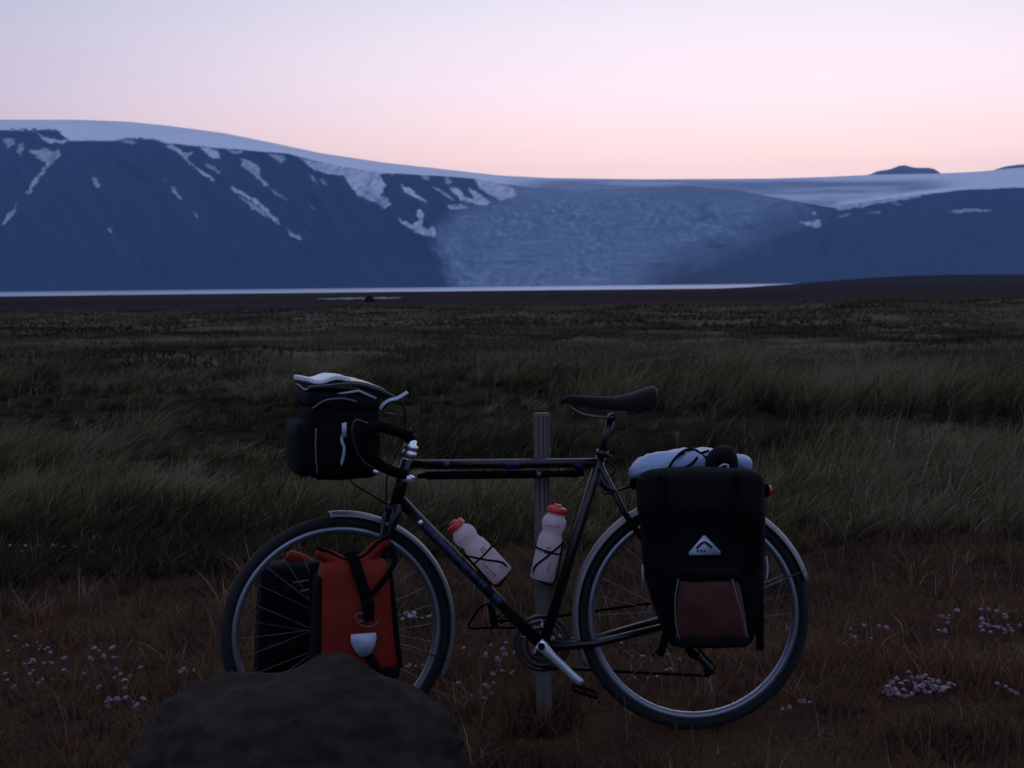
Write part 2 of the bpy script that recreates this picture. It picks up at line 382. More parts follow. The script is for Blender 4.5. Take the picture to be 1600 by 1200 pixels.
yb = 7250 + 260 * fbm(pxs * .004, pxs * 0, 22, 4)
PY = np.zeros((NF + NC + NB, NXC)); YY = np.zeros_like(PY)
for k in range(NF):
    s = k / (NF - 1); PY[k] = base_y + 3 + (edge_y - base_y - 3) * s; YY[k] = yb + run * s ** .92
capd = 2600.0
for k in range(NC):
    s = (k + 1) / NC; PY[NF + k] = edge_y + (sky_y - edge_y) * (1 - (1 - s) ** 2); YY[NF + k] = yb + run + capd * s
PXG = np.repeat(pxs[None], NF + NC + NB, 0)
# ribs and gullies running down the face (move the surface in depth, never past the outline)
fs = np.clip(1 - np.arange(NF) / (NF - 1), 0, 1)[:, None]; env = (np.sin(np.pi * np.clip(fs, 0, 1)) ** .6)
gx = PXG[:NF] - .55 * (PY[:NF] - 300) * np.where(PXG[:NF] < 900, 1, -.4)
rib = np.abs(fbm(gx * .02, PY[:NF] * .006, 31, 5)) * -2 + .35
ICEW = sstep(660, 760, PXG[:NF]) * (1 - sstep(1120, 1260, PXG[:NF]))
crev = fbm(PXG[:NF] * .05, PY[:NF] * .16, 33, 4) * 1.0 + np.abs(fbm(PXG[:NF] * .13, PY[:NF] * .3, 35, 3)) * 1.2
YY[:NF] += env * ((1 - ICEW) * rib * 330 + ICEW * crev * 36)
d = np.stack([FWD[k] + RGT[k] * (PXG - 800) / FPX - UPV[k] * (PY - 600) / FPX for k in range(3)], -1)
PT = np.array(CAM)[None, None] + d * (YY / d[..., 1])[..., None]
for k in range(NB):                                   # back slope of the ice cap, falling away behind the skyline
    s = (k + 1) / NB; PT[NF + NC + k] = PT[NF + NC - 1]
    PT[NF + NC + k, :, 1] += 1800 * s; PT[NF + NC + k, :, 2] -= 500 * s * s
def poly_mask(PX, PYv, polys, jit=1.6, seed=0):
    W = np.zeros(PX.shape)
    wx = PX + 9.0 * fbm(PX * .14, PYv * .19, 41 + seed, 4); wy = PYv + 8.0 * fbm(PX * .15, PYv * .17, 47 + seed, 4)
    for poly, amt in polys:
        P = np.array(poly, float); acc = np.zeros(PX.shape)
        bb = (wx > P[:, 0].min() - 6) & (wx < P[:, 0].max() + 6) & (wy > P[:, 1].min() - 6) & (wy < P[:, 1].max() + 6)
        if not bb.any(): continue
        X0 = wx[bb]; Y0 = wy[bb]; tot = np.zeros(X0.shape); ds = [(-.5, -.3), (.5, .3), (.3, -.5), (-.3, .5), (0, 0), (.15, .2), (-.2, -.15), (.4, 0), (-.4, .1), (0, .4), (0, -.4)]
        for dx, dy in ds:
            x = X0 + dx * jit; y = Y0 + dy * jit; ins = np.zeros(x.shape, bool)
            for a in range(len(P)):
                x1, y1 = P[a]; x2, y2 = P[a - 1]
                if y1 == y2: continue
                c = ((y1 > y) != (y2 > y)) & (x < (x2 - x1) * (y - y1) / (y2 - y1) + x1); ins ^= c
            tot += ins
        acc[bb] = tot / len(ds) * amt; W = np.maximum(W, acc)
    return W
SN = [([(0, 204), (12, 206), (40, 204), (60, 208), (95, 220), (60, 222), (30, 212)], .0),
      ([(58, 208), (70, 212), (90, 219), (118, 214), (95, 224), (75, 222)], .9),
      ([(5, 218), (20, 216), (22, 226), (12, 230)], .6), ([(28, 224), (38, 222), (36, 236), (32, 245), (26, 236)], .55),
      ([(44, 236), (70, 232), (86, 236), (92, 232), (93, 240), (78, 254), (64, 252), (56, 242)], .7),
      ([(92, 236), (95, 240), (70, 268), (55, 288), (44, 306), (40, 304), (52, 282), (66, 262)], .8),
      ([(28, 316), (24, 328), (14, 342), (3, 352), (4, 346), (16, 330)], .75),
      ([(144, 278), (152, 280), (156, 298), (148, 292)], .55), ([(170, 356), (175, 357), (175, 366), (171, 364)], .6),
      ([(186, 220), (206, 217), (214, 223), (200, 224)], .45),
      ([(257, 228), (268, 224), (286, 238), (303, 238), (290, 248), (300, 256), (337, 282), (330, 282), (294, 255), (280, 240)], .95),
      ([(312, 230), (325, 230), (342, 240), (342, 248), (328, 245)], .85), ([(320, 254), (332, 258), (346, 268), (342, 272), (330, 265)], .7),
      ([(256, 278), (261, 278), (258, 285)], .6), ([(266, 290), (272, 294), (284, 312), (278, 312), (272, 302)], .75), ([(300, 330), (308, 332), (311, 341), (303, 336)], .55),
      ([(352, 232), (380, 236), (376, 240), (360, 238)], .8),
      ([(375, 248), (390, 252), (408, 264), (406, 272), (398, 268), (420, 290), (416, 292), (392, 270), (378, 256)], .85),
      ([(420, 292), (436, 302), (450, 312), (446, 313), (428, 302)], .5),
      ([(361, 291), (376, 298), (400, 312), (420, 328), (436, 346), (438, 352), (424, 344), (404, 322), (382, 306), (366, 300)], .95),
      ([(372, 306), (398, 320), (420, 340), (414, 340), (390, 322)], .7), ([(448, 358), (458, 364), (474, 374), (470, 376), (456, 370)], .8),
      ([(480, 320), (490, 324), (497, 331), (490, 330)], .4), ([(482, 272), (490, 276), (497, 288), (490, 284)], .5), ([(500, 278), (508, 284), (512, 290), (504, 288)], .5),
      ([(418, 240), (440, 242), (448, 250), (438, 254), (428, 248)], .6),
      ([(466, 246), (560, 258), (640, 270), (592, 272), (600, 282), (604, 292), (592, 306), (606, 314), (612, 321), (600, 326), (580, 314), (560, 304), (546, 288), (538, 274), (512, 270), (488, 264)], 1.0),
      ([(576, 278), (590, 284), (604, 292), (594, 292)], .8), ([(594, 304), (606, 312), (614, 322), (604, 318)], .9),
      ([(622, 288), (634, 292), (655, 306), (668, 318), (656, 314), (638, 302)], .95), ([(674, 290), (682, 294), (706, 308), (710, 314), (694, 306)], .7),
      ([(692, 274), (700, 274), (706, 286), (698, 288)], .6), ([(660, 272), (672, 274), (668, 282), (660, 280)], .5),
      ([(702, 292), (716, 296), (728, 308), (742, 312), (732, 294), (748, 300), (768, 318), (752, 322), (736, 316), (718, 312)], .95),
      ([(736, 276), (790, 288), (806, 298), (804, 308), (780, 312), (766, 306), (750, 294), (744, 284)], 1.0),
      ([(700, 322), (722, 320), (734, 324), (714, 328), (704, 330)], .8),
      ([(618, 339), (632, 346), (648, 352), (654, 344), (650, 330), (656, 326), (661, 334), (660, 352), (668, 360), (676, 352), (682, 364), (676, 372), (652, 364), (634, 354)], 1.0),
      ([(1248, 348), (1280, 343), (1284, 350), (1278, 356), (1262, 351)], .75), ([(1268, 332), (1276, 330), (1274, 338)], .6),
      ([(1300, 322), (1360, 312), (1430, 303), (1440, 306), (1370, 320), (1310, 328)], .7), ([(1306, 338), (1330, 334), (1316, 341)], .45), ([(1356, 332), (1378, 328), (1372, 333)], .5),
      ([(1482, 329), (1520, 326), (1552, 328), (1520, 332), (1494, 333)], .55), ([(1390, 316), (1412, 318), (1400, 322)], .4)]
snow = poly_mask(PXG, PY, SN) * np.clip(.85 + 1.3 * fbm(PXG * .16 + PY * .1, PY * .18, 55, 3), .45, 1)
cap_line = edge_y[None] + 0 * PXG
above = 1 - sstep(-1.2, 1.2, PY - cap_line - 1.5 * fbm(PXG * .15, PY * .15, 61, 3)); above[NF:] = 1
DARK = [([(0, 202), (60, 202), (96, 204), (92, 214), (60, 206), (20, 204)], 1), ([(182, 219), (210, 214), (240, 218), (262, 224), (190, 222)], .9),
        ([(590, 276), (606, 274), (598, 282)], .7), ([(1362, 290), (1440, 286), (1500, 290), (1440, 296)], .0)]
above *= 1 - poly_mask(PXG, PY, DARK)
ICE = [([(800, 286), (790, 306), (764, 318), (735, 324), (712, 332), (694, 348), (676, 366), (684, 392), (696, 418), (704, 432), (712, 460), (1002, 460), (1006, 436), (1030, 420), (1062, 404), (1104, 396), (1150, 378), (1166, 388), (1176, 372), (1180, 352), (1215, 342), (1255, 332), (1285, 322), (1250, 286)], 1)]
wr_ = sstep(900, 1060, PXG); ice = poly_mask(PXG, PY, ICE, 24, seed=3) * (1 - wr_) + wr_ * poly_mask(PXG, PY, ICE, 62, seed=4); ice *= 1 - .75 * sstep(.02, .22, fbm(PXG * .03, PY * .05, 77, 4)) * sstep(980, 1120, PXG + .6 * (PY - 380)) 
# bare, dirty ice above the fall, streaked
bare = sstep(276, 288, PY) * sstep(760, 900, PXG) * (1 - sstep(1400, 1530, PXG)) * np.clip(.85 + 2.2 * fbm(PXG * .006, PY * .16, 71, 4), 0, 1.2) * (1 - sstep(1270, 1330, PXG) * sstep(-9, -4, PY - edge_y[None]))
bare = np.clip(bare * 1.15, 0, 1) * above
bare = np.maximum(bare, np.clip(ice * (1 - sstep(292, 326, PY + 14 * fbm(PXG * .02, PY * .05, 73, 3))) * .75, 0, 1) * (1 - snow))
snow = np.maximum(snow, above)
M_mt = bpy.data.materials.new('mountain_rock_snow_ice'); M_mt.use_nodes = True; t = M_mt.node_tree; p = t.nodes['Principled BSDF']; p.inputs['Roughness'].default_value = .9; p.inputs['Specular IOR Level'].default_value = .15
geo = t.nodes.new('ShaderNodeNewGeometry')
def attr(n): a = t.nodes.new('ShaderNodeAttribute'); a.attribute_name = n; return a.outputs['Fac']
rockc = rampn(nz(.004, 6).outputs['Fac'], [(.35, (.014, .015, .018)), (.65, (.024, .024, .026))])
icea = rampn(nz(1, 9, stretch=(.026, .0058, .026)).outputs['Fac'], [(.34, (.085, .13, .17)), (.50, (.155, .215, .265)), (.67, (.30, .375, .43))])
iceb = rampn(nz(1, 6, stretch=(.0042, .006, .040)).outputs['Fac'], [(.36, (.10, .15, .19)), (.48, (.20, .26, .31)), (.55, (.125, .175, .225)), (.66, (.29, .36, .42))])
icec = mixn(mrn(nz(1, 3, stretch=(.003, .0006, .004)).outputs['Fac'], .38, .62), icea, iceb)
barec = rampn(nz(.003, 5).outputs['Fac'], [(.35, (.20, .22, .27)), (.65, (.32, .34, .38))])
snowc = rampn(nz(.002, 4).outputs['Fac'], [(.3, (.80, .82, .86)), (.7, (.88, .89, .92))])
c = mixn(attr('ice'), rockc, icec); c = mixn(attr('snow'), c, snowc); c = mixn(attr('bare'), c, barec)
t.links.new(c, p.inputs['Base Color'])
VV = PT.reshape(-1, 3); rows = NF + NC + NB
i, j = np.meshgrid(np.arange(rows - 1), np.arange(NXC - 1), indexing='ij')
T = np.stack([i * NXC + j, i * NXC + j + 1, (i + 1) * NXC + j + 1, (i + 1) * NXC + j], -1).reshape(-1, 4)
fi = i.ravel(); fj = j.ravel(); reg = np.zeros(len(T), int)
reg[fi >= NF - 1] = 1
icef = (ice.ravel()[T].mean(1) > .5) & (fi < NF - 1); reg[icef] = 2
reg[(reg == 0) & (pxs[fj] > 880)] = 3
A = {'snow': snow.ravel(), 'ice': ice.ravel(), 'bare': bare.ravel()}
for k, nm in enumerate(['mountain', 'ice_cap', 'glacier', 'mountain']):
    sel = T[reg == k]; used, inv = np.unique(sel, return_inverse=True)
    o = npmesh(nm, VV[used], inv.reshape(-1, 4), M_mt, {a: v[used] for a, v in A.items()}, smooth=True); tag(o, kind='structure')
# nunataks: dark rock hills poking out of the ice
def nunatak(out, Y0, depth):
    nx = 40; ny = 14; v = []; f = []
    xs = np.linspace(out[0][0], out[-1][0], nx); top = interp(out, xs) - .0
    for a in range(nx):
        for b in range(ny):
            w = b / (ny - 1) * 2 - 1; yb0 = out[0][1] + (out[-1][1] - out[0][1]) * a / (nx - 1) + 6
            rough = 1.1 * float(fbm(np.array([a * .35]), np.array([b * .3]), 81, 3)[0])
            py = yb0 + (top[a] + rough * .6 - yb0) * max(0, 1 - abs(w) ** 1.8)
            v.append(at(xs[a], py, Y0 + depth * (w + 1) / 2))
    for a in range(nx - 1):
        for b in range(ny - 1): f.append((a * ny + b, a * ny + ny + b, a * ny + ny + b + 1, a * ny + b + 1))
    return v, f
M_nun = mat('nunatak_rock', (.10, .10, .105), .95, var=.3, scale=.01)
for outl, yy in (([(1357, 273), (1372, 267), (1392, 264), (1404, 259), (1414, 258), (1430, 262), (1452, 262), (1460, 264), (1472, 272)], 11300), ([(1545, 268), (1570, 260), (1590, 257), (1640, 256), (1700, 258), (1730, 266)], 11400)):
    tag(obj('nunatak', nunatak(outl, yy, 700), M_nun), kind='structure')

# ------------------------------------------------------------------ haze
M_haze = bpy.data.materials.new('evening_haze'); M_haze.use_nodes = True; t = M_haze.node_tree; t.nodes.remove(t.nodes['Principled BSDF'])
pv = t.nodes.new('ShaderNodeVolumePrincipled'); pv.inputs['Color'].default_value = (.24, .49, 1.0, 1); pv.inputs['Density'].default_value = 5.7e-5; pv.inputs['Anisotropy'].default_value = 0
t.links.new(pv.outputs[0], t.nodes['Material Output'].inputs['Volume'])
hz = obj('haze', box(Vector((0, 3600, 620)), EX, Vector((0, 1, 0)), Vector((0, 0, 1)), 22000, 25000, 1330), M_haze, smooth=False); tag(hz, kind='stuff')

# ------------------------------------------------------------------ bicycle
bike = thing('bicycle', B(1083, 1148), 'black touring bicycle with drop bars leaning against the wooden post', 'bicycle')
def wheel(C, ex, ez, en, nm='wheel'):
    w = thing(nm, C, parent=bike)
    rt = .0185; Rt = WHEEL_R - rt
    obj('tyre', ring(C, ex, ez, en, [(Rt + rt * math.cos(a) * (1.05 if math.cos(a) > 0 else .8), rt * math.sin(a)) for a in np.linspace(0, 2 * math.pi, 13)[:-1]], 96), M_rubber, w)
    obj('rim', ring(C, ex, ez, en, [(.317, -.0125), (.317, .0125), (.305, .013), (.296, .007), (.296, -.007), (.305, -.013)], 96), M_alloy, w)
    obj('hub', join(lathe(C - en * .05, en, [(0, .006), (.012, .006), (.013, .026), (.016, .026), (.02, .014), (.08, .014), (.084, .026), (.087, .026), (.088, .006), (.1, .006)], 14)), M_alloy, w)
    me = None
    for k in range(32):
        side = 1 if k % 2 else -1; a = 2 * math.pi * k / 32; ah = a + (.9 if (k // 2) % 2 else -.9)
        p0 = C + (ex * math.cos(ah) + ez * math.sin(ah)) * .025 + en * side * .034; p1 = C + (ex * math.cos(a) + ez * math.sin(a)) * .297
        v = p1 - p0
        if me is None:
            me = bpy.data.meshes.new('spoke'); vv, ff = tube([Vector((0, 0, 0)), Vector((0, 0, 1))], .0011, 5, False); me.from_pydata(vv, [], ff); me.materials.append(M_steel)
        o = bpy.data.objects.new('spoke', me); COL.objects.link(o); o.parent = w
        o.location = p0 - C; o.rotation_mode = 'QUATERNION'; o.rotation_quaternion = Vector((0, 0, 1)).rotation_difference(v); o.scale = (1, 1, v.length)
    return w
wheel(CR, EX, EZ, EN); wheel(CF, FX, FZ, FN)
def fender(C, ex, ez, en, a0, a1, Rf=.364, hw=.024):
    pr = []
    for s in np.linspace(-1, 1, 7): pr.append((Rf - .016 * abs(s) ** 2.2, hw * s))
    inner = [(r - .002, l * .95) for r, l in pr][::-1]
    return ring(C, ex, ez, en, pr + inner, 48, a0, a1)
fr = obj('rear_fender', fender(CR, EX, EZ, EN, R_(16), R_(205)), M_fender, bike)
ff = obj('front_fender', fender(CF, FX, FZ, FN, R_(-28), R_(93)), M_fender, bike)
for s in (-1, 1):
    obj('fender_stay', tube([CR + EN * s * .055, CR + (EX * math.cos(R_(22)) + EZ * math.sin(R_(22))) * .36 + EN * s * .02], .002, 6), M_steel, fr)
    obj('fender_stay', tube([CF + FN * s * .05, CF + (FX * math.cos(R_(-18)) + FZ * math.sin(R_(-18))) * .36 + FN * s * .02], .002, 6), M_steel, ff)
BBp = B(848, 1010); STt = B(937, 722); HTt = B(637, 718); HTb = B(617, 793)
obj('top_tube', tube([B(640, 726), B(938, 723)], .0145), M_paint, bike)
obj('down_tube', tube([B(622, 778), BBp], .0175, 12), M_paint, bike)
obj('seat_tube', tube([BBp, B(941, 708)], .0155, 12), M_paint, bike)
obj('head_tube', tube([HTt, HTb], .019, 12), M_paint, bike)
obj('bottom_bracket', tube([BBp - EN * .036, BBp + EN * .036], .022, 14), M_paint, bike)
obj('seat_post', tube([B(939, 716), B(955, 652)], .0125), M_paint, bike)
obj('seat_clamp', join(tube([B(940, 712), B(942, 704)], .019, 12), tube([B(944, 712, -.01), B(956, 712, -.012), B(962, 724, -.012)], .0035, 6)), M_paint, bike)
for s in (-1, 1):
    obj('seat_stay', tube([B(938, 728, 0) + EN * s * .014, B(975, 800, 0) + EN * s * .035, CR + EN * s * .062], [.009, .009, .007]), M_paint, bike)
    obj('chain_stay', tube([BBp + EN * s * .022, B(930, 1002) + EN * s * .03, CR + EN * s * .062], [.0125, .012, .009]), M_paint, bike)
    q0 = HTb + FN * s * .045; q1 = CF + FN * s * .05
    obj('fork_blade', tube(curve([HTb + FN * s * .03, q0 - FZ * .03 - FX * .012, q0.lerp(q1, .55) + FX * .02, q1]), [.014] * 7 + [.013, .012, .012, .011, .011, .01, .01, .009, .009, .008, .008, .008]), M_paint, bike)
obj('fork_crown', tube([HTb + FN * .045, HTb - FN * .045], .016), M_paint, bike)
obj('headset', join(lathe(B(641, 703), (HTt - HTb), [(-.02, .0205), (-.014, .0225), (-.006, .0225), (-.004, .019), (.002, .019), (.004, .0215), (.014, .0215), (.017, .014), (.03, .0125)], 16)), M_chrome, bike)
obj('lower_headset', lathe(B(636, 748, -.0), (HTb - HTt), [(-.012, .0195), (-.008, .0225), (.006, .0225), (.01, .0195)], 16), M_chrome, bike)
# stem and drop bar (turned with the steering)
NEARC = B(644, 682, -.19)
ctr = NEARC + FN * .19
obj('stem', tube(curve([B(641, 700), B(640, 690), ctr + FX * .012, ctr]), .012), M_paint, bike)
def drop(s):
    o = NEARC if s < 0 else NEARC + FN * .38
    pix = [(644, 684), (620, 676), (596, 668), (580, 668), (571, 684), (575, 706), (590, 724), (612, 737), (634, 743)]
    ref = B(644, 684, -.19)
    return [o + FX * ((B(a, b, -.19) - ref).dot(EX)) + FZ * ((B(a, b, -.19) - ref).dot(EZ)) for a, b in pix]
dn, df = drop(-1), drop(1)
hb = obj('handlebar', tube([dn[0], df[0]], .0125), M_paint, bike)
for q in (dn, df):
    obj('bar_drop', tube(curve(q), .0155, 10), M_web, hb)
    l0 = q[3] - FX * .012; lev = obj('brake_lever', tube(curve([l0 + FZ * .01, l0 - FX * .035 + FZ * .02, l0 - FX * .042 - FZ * .03, l0 - FX * .02 - FZ * .09, q[5] - FX * .012 - FZ * .05 + FX * .03]), .0055, 8), M_paint, hb); obj('lever_tip', tube([q[5] + FX * .012 - FZ * .052, q[6] + FX * .005 - FZ * .03], .0065, 8), M_chrome, lev)
obj('brake_cable', tube(curve([B(598, 640, -.1), B(612, 628, -.1), B(632, 640, -.06), B(628, 690, -.04), B(606, 742, -.03), B(603, 800, -.03)]), .0024, 6), M_web, bike)
obj('brake_cable', tube(curve([B(546, 742, -.05), B(552, 756, -.05), B(575, 770, -.03), B(600, 785, -.02), B(622, 790, 0)]), .0024, 6), M_web, bike)
obj('rear_brake_cable', tube(curve([B(936, 716, -.016), B(948, 722, -.016), B(961, 732, -.016), B(956, 742, -.016), B(942, 748, -.016)]), .0024, 6), M_web, bike)
for q in ([B(938, 746, -.03), B(948, 760, -.035), B(960, 768, -.035)], [B(936, 752, .03), B(944, 762, .03), B(956, 770, .035)]): obj('rear_brake_arm', tube(curve(q), .006, 8), M_paint, bike)
for q in ([B(600, 808, -.04), B(596, 838, -.055), B(600, 862, -.055)], [B(604, 808, .04), B(600, 838, .05), B(602, 860, .05)]): obj('front_brake_arm', tube(curve(q), .0065, 8), M_paint, bike)
obj('frame_pump', tube([B(652, 745), B(664, 743), B(668, 743), B(840, 741), B(845, 741), B(890, 740), B(894, 740), B(912, 737)], [.007, .009, .0125, .0125, .010, .010, .013, .012]), M_web, bike)
obj('pump_collar', tube([B(838, 741), B(846, 741)], .0135), M_steel, bike)
# blue lettering and bands painted on the tubes
for a, b in ((694, 703), (790, 812), (898, 910)):
    obj('tube_band', tube([B(a, 725.6), B(b, 725.2)], .0149, 12, False), M_blue, bike)
D0, D1 = B(622, 778), BBp; dd = (D1 - D0).normalized(); up_ = EN.cross(dd).normalized()
if up_.z < 0: up_ = -up_
for k, (a, w, kind) in enumerate(((.20, .022, 0), (.26, .02, 1), (.32, .022, 0), (.38, .02, 2), (.44, .024, 0), (.50, .02, 1), (.56, .022, 2), (.65, .03, 0))):
    c0 = D0.lerp(D1, a); ps = []
    for th in np.linspace(-.75, .75, 5): ps.append((-EN * math.cos(th) + up_ * math.sin(th)) * .0179)
    vv = []; fq = []
    cells = {0: [(0, 1, 0, 4)], 1: [(0, .38, 0, 4), (.38, 1, 2, 4)], 2: [(0, .4, 0, 4), (.4, 1, 0, 1), (.6, 1, 1, 4)]}[kind]
    for x0, x1, t0, t1 in cells:
        bsi = len(vv)
        for th in range(t0, t1 + 1): vv += [c0 + dd * (x0 * w) + ps[th], c0 + dd * (x1 * w) + ps[th]]
        for th in range(t1 - t0): fq.append((bsi + 2 * th, bsi + 2 * th + 1, bsi + 2 * th + 3, bsi + 2 * th + 2))
    obj('tube_letter', (vv, fq), M_blue, bike)
obj('shifter_boss', lathe(B(657, 816, -.012), -EN, [(0, .008), (.012, .008), (.014, .005)], 12), M_chrome, bike)
# saddle
def saddle_pt(u, v):
    # u 0 nose .. 1 tail, v -1..1 across
    px = 878 + 148 * u
    top = interp([(0, 622), (.08, 617), (.3, 619), (.55, 620), (.72, 614), (.88, 605), (.96, 602), (1, 606)], u)
    bot = interp([(0, 630), (.1, 634), (.3, 640), (.6, 645), (.8, 647), (.95, 645), (1, 634)], u)
    hw = interp([(0, .012), (.08, .022), (.3, .026), (.5, .035), (.7, .06), (.88, .078), (.97, .07), (1, .05)], u)
    a = v * math.pi * .5
    py = bot + (top - bot) * math.cos(a) ** .55
    return B(px, py, 0) + EN * hw * math.sin(a)
sv = []; sf = []
for a in range(29):
    for b in range(13): sv.append(saddle_pt(a / 28, min(1, max(-1, (b / 12 * 2 - 1))) * .98))
for a in range(28):
    for b in range(12): sf.append((a * 13 + b, a * 13 + b + 1, a * 13 + 14 + b, a * 13 + 13 + b))
sf.append(tuple(range(13))[::-1]); sf.append(tuple(range(28 * 13, 29 * 13)))
sad = obj('saddle', (sv, sf), M_leather, bike)
for s in (-1, 1): obj('saddle_rail', tube(curve([B(886, 632) + EN * s * .01, B(915, 648) + EN * s * .022, B(975, 652) + EN * s * .022, B(1012, 640) + EN * s * .03]), .0035, 6), M_steel, sad)
obj('saddle_clamp', lathe(B(956, 652) - EN * .03, EN, [(0, .012), (.06, .012)], 12), M_paint, sad)
# cranks, rings, pedals, chain, gears
for rr, off in ((.088, .052), (.074, .046), (.055, .040)):
    cc = BBp + EN * off; pf = []
    obj('chainring', ring(cc, EX, EZ, EN, [(rr, -.001), (rr, .001), (rr - .012, .001), (rr - .012, -.001)], 60), M_steel, bike)
obj('chainring_spider', join(*[tube([BBp + EN * .05, BBp + EN * .05 + (EX * math.cos(a) + EZ * math.sin(a)) * .07], [.012, .006], 6) for a in np.arange(5) * 2 * math.pi / 5 + .3]), M_alloy, bike)
def crank(c0, c1, nm):
    d0 = (c1 - c0).normalized(); s0 = d0.cross(EN).normalized(); v = []
    prof = [(0, .019, .012), (.02, .017, .011), (.05, .0135, .008), (.14, .0125, .007), (.162, .0135, .008), (.172, .010, .007)]
    L = (c1 - c0).length
    f = []
    for k, (z, w, th) in enumerate(prof):
        for q in range(10):
            a = 2 * math.pi * q / 10; ca, sa = math.cos(a), math.sin(a)
            v.append(c0 + d0 * (z / .172 * (L + .01) - .012) + s0 * w * math.copysign(abs(ca) ** .6, ca) + EN * th * math.copysign(abs(sa) ** .6, sa))
    for k in range(len(prof) - 1):
        for q in range(10): f.append((k * 10 + q, k * 10 + (q + 1) % 10, k * 10 + 10 + (q + 1) % 10, k * 10 + 10 + q))
    f += [tuple(range(10))[::-1], tuple(range(50, 60))]
    return obj(nm, (v, f), M_chrome, bike)
cn = crank(B(846, 1010, -.075), B(910, 1070, -.082), 'crank_arm'); cf = crank(B(848, 1010, .075), B(785, 950, .08), 'crank_arm')
obj('crank_bolt', lathe(B(846, 1010, -.088), -EN, [(0, .011), (.003, .011), (.004, .006)], 14), M_web, cn)
def pedal(c, parent, ax, side):
    u = ax; w = u.cross(EN).normalized()
    parts = [tube([c, c + EN * side * .085], .006, 8)]
    for e in (-.034, .034): parts.append(tube([c + u * e + EN * side * .02, c + u * e + EN * side * .085], .005, 6))
    for e in (.02, .085): parts.append(tube([c - u * .036 + EN * side * e, c + u * .036 + EN * side * e], .005, 6))
    return obj('pedal', join(*parts), M_web, parent)
pedal(B(912, 1073, -.09), bike, (EX * .9 - EZ * .3).normalized(), -1)
pf_ = pedal(B(784, 972, .09), bike, EX, 1)
obj('toe_clip', join(tube(curve([B(806, 981, .13), B(760, 981, .13), B(734, 981, .13), B(738, 966, .13), B(752, 948, .13), B(775, 940, .13)]), .004, 6), tube(curve([B(770, 981, .10), B(768, 960, .10), B(764, 944, .12), B(772, 956, .16), B(776, 981, .17)]), .006, 6)), M_web, pf_)
obj('cassette', join(*[ring(CR + EN * (.036 + .006 * k), EX, EZ, EN, [(.05 - .005 * k, -.001), (.05 - .005 * k, .001), (.02, .001), (.02, -.001)], 36) for k in range(6)]), M_steel, bike)
ch = BBp + EN * .046
pul = B(1108, 1046, .05)
obj('chain', tube([ch + EZ * .076, CR + EN * .046 + EZ * .042, CR + EN * .046 + EX * .042, CR + EN * .046 - EZ * .035, B(1090, 1012, .05), B(1118, 1044, .05), B(1108, 1056, .05), ch - EZ * .076], .0045, 6), M_web, bike)
obj('rear_derailleur', join(tube(curve([CR + EN * .06, B(1074, 990, .06), B(1078, 1018, .055), B(1096, 1030, .05), B(1112, 1048, .05)]), [.007] * 8 + [.010] * 5 + [.012] * 12, 8), lathe(pul - EN * .006, EN, [(0, .018), (.012, .018)], 16)), M_paint, bike)
obj('front_derailleur', tube(curve([B(866, 960, .03), B(858, 974, .045), B(846, 985, .05)]), .009, 8), M_steel, bike)
# bottle cages
def cage(c0, ax, side, nm='bottle_cage'):
    """wire cage round a bottle whose axis starts at c0 (bottom) and runs along ax; side = direction to the tube"""
    w = EN; r = .0395; P = []
    a1 = [c0 + side * r + w * e * .012 + ax * z for e, z in ((-1, .13), (-1, -.004))]
    P.append(tube(curve([c0 + side * r + ax * .12, c0 + side * r - ax * .004, c0 - side * .02 - ax * .006]), .003, 6))
    for e in (-1, 1):
        P.append(tube(curve([c0 - side * .02 - ax * .006 + w * e * .012, c0 - side * r * .75 + w * e * r * .65 + ax * .03, c0 + w * e * (r + .002) + ax * .075, c0 + side * r * .8 + w * e * r * .62 + ax * .115, c0 + side * r + w * e * .008 + ax * .125]), .0034, 6))
    rp = [c0 + (side * math.cos(a) + w * math.sin(a)) * (r + .001) + ax * .088 for a in np.linspace(.5, 2 * math.pi - .5, 18)]
    P.append(tube(rp, .003, 6))
    return obj(nm, join(*P), M_web, bike)
def bottle(bot, top, tubedir, label, flip):
    ax = (top - bot).normalized(); L = (top - bot).length
    r = .0365
    th = thing('water_bottle', bot, label, 'bottle', 'water bottles in the frame')
    zz = [(0, .6), (.01, .93), (.02, 1), (.30, 1), (.47, 1), (.56, .97), (.60, .86), (.63, .82), (.66, .86), (.70, .97), (.76, 1), (.80, .96), (.845, .78), (.86, .68), (.875, .66), (.895, .66)]
    obj('bottle_body', lathe(bot, ax, [(z * L, r * q) for z, q in zz], 28), M_bottle, th)
    cp = obj('cap', lathe(bot, ax, [(z * L, r * q) for z, q in ((.885, .78), (.89, .8), (.955, .78), (.965, .70), (.97, .4), (.975, .34), (.995, .34), (1.0, .28))], 24), M_cap, th)
    side = ax.cross(EN).normalized()
    def patch(nm, z0, z1, a0, a1, m_, rr=1.012):
        v = []; f = []
        for k in range(9):
            a = a0 + (a1 - a0) * k / 8; d_ = (-EN * math.cos(a) + side * math.sin(a)) * r * rr
            v += [bot + ax * (z0 * L) + d_, bot + ax * (z1 * L) + d_]
        for k in range(8): f.append((2 * k, 2 * k + 1, 2 * k + 3, 2 * k + 2))
        obj(nm, (v, f), m_, th)
    for z0, z1, a0, a1, m_ in flip:
        nk = max(1, int(round((z1 - z0) / .035))); st = (z1 - z0) / nk
        for k in range(nk):
            b0 = a0 + (a1 - a0) * .3 * random.random(); b1 = a1 - (a1 - a0) * .35 * random.random()
            patch('print', z0 + k * st, z0 + (k + .62) * st, b0, b1, m_)
    cage(bot + ax * .004, ax, tubedir)
    return th
dn_perp = -up_
